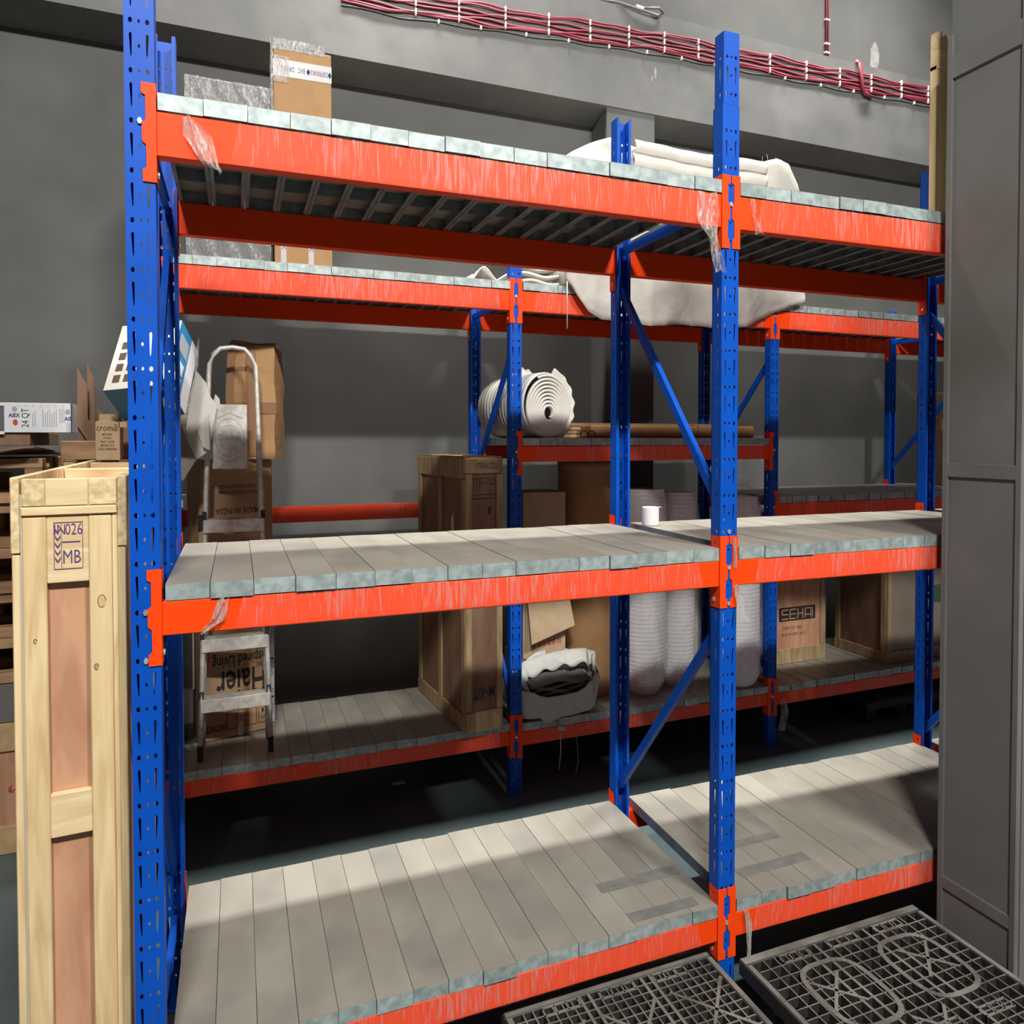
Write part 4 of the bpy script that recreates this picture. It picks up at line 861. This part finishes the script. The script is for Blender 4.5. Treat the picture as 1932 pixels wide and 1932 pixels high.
t = thing('foam_bundle', 'long bundle of white foam in a torn woven sack sagging over the top rear deck', 'bundle', (3.75, 2.75, 3.803))
def interp(tab, x):
    for (a, b_), (c, d) in zip(tab[:-1], tab[1:]):
        if x <= c: return b_ + (d - b_) * max(0, (x - a)) / (c - a)
    return tab[-1][1]
top = [(2.62, 4.35), (2.66, 4.78), (2.8, 4.90), (3.0, 5.0), (3.2, 4.96), (3.75, 4.97), (4.26, 4.96), (4.43, 5.01), (4.56, 5.06), (4.70, 5.03), (4.80, 4.86), (4.86, 4.55)]
low = [(2.62, 3.84), (2.66, 3.80), (2.70, 3.74), (2.80, 3.62), (2.92, 3.56), (3.3, 3.545), (3.9, 3.55), (4.2, 3.58), (4.5, 3.67), (4.70, 3.76), (4.86, 3.84)]
def bund(u, v):
    x = 2.62 + 2.24 * u; zt = interp(top, x); zl = interp(low, x)
    # v: 0 back bottom, .25 back top, .6 front top, 1 front lower hem
    if v < .25: y, z = 3.17, 3.81 + (zt - 3.81 - .05) * v / .25
    elif v < .6: f = (v - .25) / .35; y, z = 3.15 - .85 * f, zt + .02 * math.sin(f * 3.1) - .04 * f
    else: f = (v - .6) / .4; y, z = 2.26 - .03 * math.sin(f * 2) - .02 * math.sin(math.pi * f), zt - .05 + (zl - zt + .05) * f
    k = .013 * math.sin(x * 8 + v * 9) + .006 * math.sin(x * 17 - v * 19 + 2 * math.sin(x * 3)) + .008 * math.sin(z * 13 + x * 5)
    q = Vector((x * 1.6 + z * .9, y * 2, z * 2.2 - x * .5)); q2 = Vector((x * 4.5, y * 4, z * 3 + x * 2))
    k += -.075 * (.25 - abs(mnoise.noise(q))) - .03 * (.25 - abs(mnoise.noise(q2)))
    return (x - 3.75, y + k - 2.75, z + k * .5 - 3.803)
b = MB(); b.grid(bund, 170, 70)
b.build('woven_sack', 'sack', t, smooth=True, solid=.005)
b = MB(); 
for z, y0, r in ((3.93, 2.36, .10), (4.10, 2.40, .10), (4.28, 2.4, .10), (4.45, 2.42, .10), (4.62, 2.42, .10), (4.0, 2.8, .16), (4.35, 2.8, .16)): b.tube([(-1.10, y0 - 2.75 + .06, z - 3.803), (.9, y0 - 2.75 + .06, z - 3.803)], r, 14)
b.build('foam_core', 'foam', t, smooth=True)
for k in range(6):
    z = 4.30 + .105 * k - 3.803
    b = MB(); b.grid(lambda u, v, z=z, k=k: (-.62 + .012 * k + (1.34 - .02 * k) * u, -.545 - .022 * math.sin(math.pi * v) + .004 * math.sin(u * 30 + k), z + .104 * v + .01 * math.sin(u * 7 + k * .3)), 40, 6); b.build('foam_layer', 'foam', t, smooth=True, solid=.008)
MB().tube([(-1.12, -.53, .0 + .02), (-1.125, -.54, -.1), (-1.12, -.53, -.33)], .005, 5).build('string', 'offwhite', t, smooth=True)
b = MB(); rr = random.Random(9)
for k in range(26):
    x = rr.uniform(3.2, 4.84); z = interp(top, x) - .02; a = rr.uniform(-.9, .9); L_ = rr.uniform(.015, .05)
    b.tube([(x - 3.75, -.45, z - 3.83), (x - 3.75 + L_ * math.sin(a) * .5, -.46, z - 3.83 + L_ * .7), (x - 3.75 + L_ * math.sin(a), -.46, z - 3.83 + L_)], .0014, 4)
b.build('frayed_threads', 'foam', t)['kind'] = 'stuff'
t = thing('foam_block', 'end of a white foam sheet stack lying left of the big foam bundle', 'foam', (2.30, 2.30, 3.803))
for k in range(3): MB().grid(lambda u, v, k=k: (.0 + .30 * u, .6 * v, .015 + .05 * k + .012 * math.sin(u * 6 + k)), 10, 4).build('sheet', 'foam', t, smooth=True, solid=.022)
t = thing('foam_block', 'crumpled grey-white foam sheet lying left of the rear blue post on the top deck', 'foam', (1.95, 2.42, 3.805))
MB().grid(lambda u, v: (.24 * u, .4 * v, .01 + .12 * math.sin(math.pi * u) * (.6 + .4 * math.sin(v * 7 + u * 5))), 14, 10).build('sheet', 'sack', t, smooth=True, solid=.01)

# ------------------------------------------------------------------ small items
t = thing('paper_roll', 'small white paper roll standing on the front middle deck', 'roll', (2.53, .88, 2.1615))
b = MB(); n = 24
def rg(r, z): return [(r * math.cos(2 * math.pi * k / n), r * math.sin(2 * math.pi * k / n), z) for k in range(n)]
vs = rg(.047, 0) + rg(.048, .004) + rg(.048, .098) + rg(.046, .102) + rg(.018, .1) + rg(.018, .01)
b.add(vs, [(i * n + k, i * n + (k + 1) % n, (i + 1) * n + (k + 1) % n, (i + 1) * n + k) for i in range(5) for k in range(n)] + [tuple(range(n))[::-1]]); b.build('paper', 'paper', t, smooth=False)
MB().tube([(.048, 0, .096), (.052, -.01, .102), (.06, -.02, .1)], .002, 4).build('loose_end', 'paper', t)
t = thing('litter', 'crumpled white plastic scrap on the floor under the rear rack', 'litter', (1.42, 2.75, .004))
MB().grid(lambda u, v: (.10 * u, .05 * v, .012 * abs(math.sin(u * 7 + v * 5))), 10, 6).build('scrap', 'white_pl', t, smooth=False, solid=.002)
t = thing('string', 'short curl of thread on the floor between the racks', 'thread', (2.9, 1.9, .003)); MB().tube([(.05 * k / 6, .03 * math.sin(k * .6), .002) for k in range(10)], .0015, 4).build('thread', 'offwhite', t)

# ------------------------------------------------------------------ plastic pallets
def ppallet(lab, x0, y0, wx, dy, H, style, grp='black plastic pallets on the floor', rz=0):
    t = thing('plastic_pallet', lab, 'pallet', (x0, y0, 0), rz, grp)
    T = .006; d = .045
    # border frame
    for a in ((0, wx, -.05, 0), (0, wx, -dy, -dy + .05), (0, .035, -dy + .05, -.05), (wx - .035, wx, -dy + .05, -.05)):
        MB().box(a[0], a[1], a[2], a[3], H - .075, H, bev=.006).top(H - .004).build('rim', ['plastic', 'dust'], t)
    ix0, ix1, iy0, iy1 = .035, wx - .035, -dy + .05, -.05
    nx = 22 if style == 0 else 17; ny = 24 if style == 0 else 20
    xs = [ix0 + (ix1 - ix0) * k / nx for k in range(1, nx)]; yy = [iy0 + (iy1 - iy0) * k / ny for k in range(1, ny)]
    lad = {nx // 3 - 1, nx // 3, 2 * nx // 3 - 1, 2 * nx // 3}
    g = MB()
    for k, x in enumerate(xs):
        wide = (k in lad); ww = .014 if wide else T; g.box(x - ww / 2, x + ww / 2, iy0, iy1, H - (.07 if wide else d), H - random.uniform(0, .002))
    for k, y in enumerate(yy):
        g.box(ix0, ix1, y - T / 2, y + T / 2, H - d, H - .001 - random.uniform(0, .002))
    # solid cover patches with slots
    for cx in ((ix0 + ix1) / 2 - wx * .26, (ix0 + ix1) / 2, (ix0 + ix1) / 2 + wx * .26):
        for cy in (iy1 - .03, (iy0 + iy1) / 2, iy0 + .03):
            for s in (-1, 1): g.box(cx - .085, cx + .085, cy + s * .022 - .006, cy + s * .022 + .006, H - .03, H + .0006)
            for q in range(4): g.box(cx - .085 + q * .0533, cx - .077 + q * .0533, cy - .022, cy + .022, H - .03, H + .0006)
    # diagonal ribs
    def diag(xa, ya, xb, yb):
        v = Vector((xb - xa, yb - ya, 0)); L_ = v.length; v.normalize(); n_ = Vector((-v.y, v.x, 0)) * .007
        p = [Vector((xa, ya, 0)), Vector((xb, yb, 0))]
        vs = [tuple(q + s * n_ + Vector((0, 0, z))) for q in p for s in (-1, 1) for z in (H - .04, H + .0003)]
        g.add(vs, [(0, 1, 3, 2), (4, 6, 7, 5), (0, 4, 5, 1), (2, 3, 7, 6), (0, 2, 6, 4), (1, 5, 7, 3)])
    if style == 0:
        for cx, cy in ((wx * .5, -dy * .28), (wx * .5, -dy * .72), (wx * .83, -dy * .28), (wx * .17, -dy * .28), (wx * .83, -dy * .72), (wx * .17, -dy * .72)):
            for a in (-1, 1): diag(cx - .13, cy - .15 * a, cx + .13, cy + .15 * a)
    else:
        for cx, cy in ((wx * .5, -dy * .5), (wx * .25, -dy * .25), (wx * .75, -dy * .25), (wx * .25, -dy * .75), (wx * .75, -dy * .75)):
            for a in (-1, 1): diag(cx - .09, cy - .09 * a, cx + .09, cy + .09 * a)
    g.top(H - .004).build('deck_grid', ['plastic', 'dust'], t)
    if style == 1:   # deep curved boxes round the feet
        for cx in (wx * .30, wx * .72):
            for cy in (-dy * .27, -dy * .73):
                c = MB()
                pts = [(cx + .155 * (abs(math.cos(a)) ** .6) * (1 if math.cos(a) > 0 else -1), cy + .18 * (abs(math.sin(a)) ** .6) * (1 if math.sin(a) > 0 else -1)) for a in [k * math.pi / 16 for k in range(32)]]
                for k in range(32):
                    a, b_ = pts[k], pts[(k + 1) % 32]; v = Vector((b_[0] - a[0], b_[1] - a[1], 0)); n_ = Vector((-v.y, v.x, 0)).normalized() * .012
                    vs = [(q[0] + s * n_.x, q[1] + s * n_.y, z) for q in (a, b_) for s in (-1, 1) for z in (H - .07, H + .0008)]
                    c.add(vs, [(0, 1, 3, 2), (4, 6, 7, 5), (0, 4, 5, 1), (2, 3, 7, 6), (0, 2, 6, 4), (1, 5, 7, 3)])
                c.top(H - .004).build('foot_collar', ['plastic', 'dust'], t)

    for x in (.06, wx / 2 - .06, wx - .18):
        for y in (-.17, -dy / 2 - .06, -dy + .05): MB().box(x, x + .12, y, y + .12, .02, H - .05, bev=.006).build('foot', ['plastic', 'dust'], t)
    for x in (.05, wx / 2 - .07, wx - .19): MB().box(x, x + .14, -dy + .03, -.03, 0, .022, bev=.004).build('skid', ['plastic', 'dust'], t)
    return t
ppallet('black lattice plastic pallet left of the middle post in the foreground', 1.335, .085, 1.01, 1.15, .28, 0, rz=math.radians(0))
ppallet('dusty black plastic pallet with curved ribs beside the grey cabinet', 2.452, -.02, 1.08, 1.25, .275, 1)
ppallet('black plastic pallet on the floor under the right bay of the rear rack', 5.75, 3.2, 1.0, .85, .20, 0)
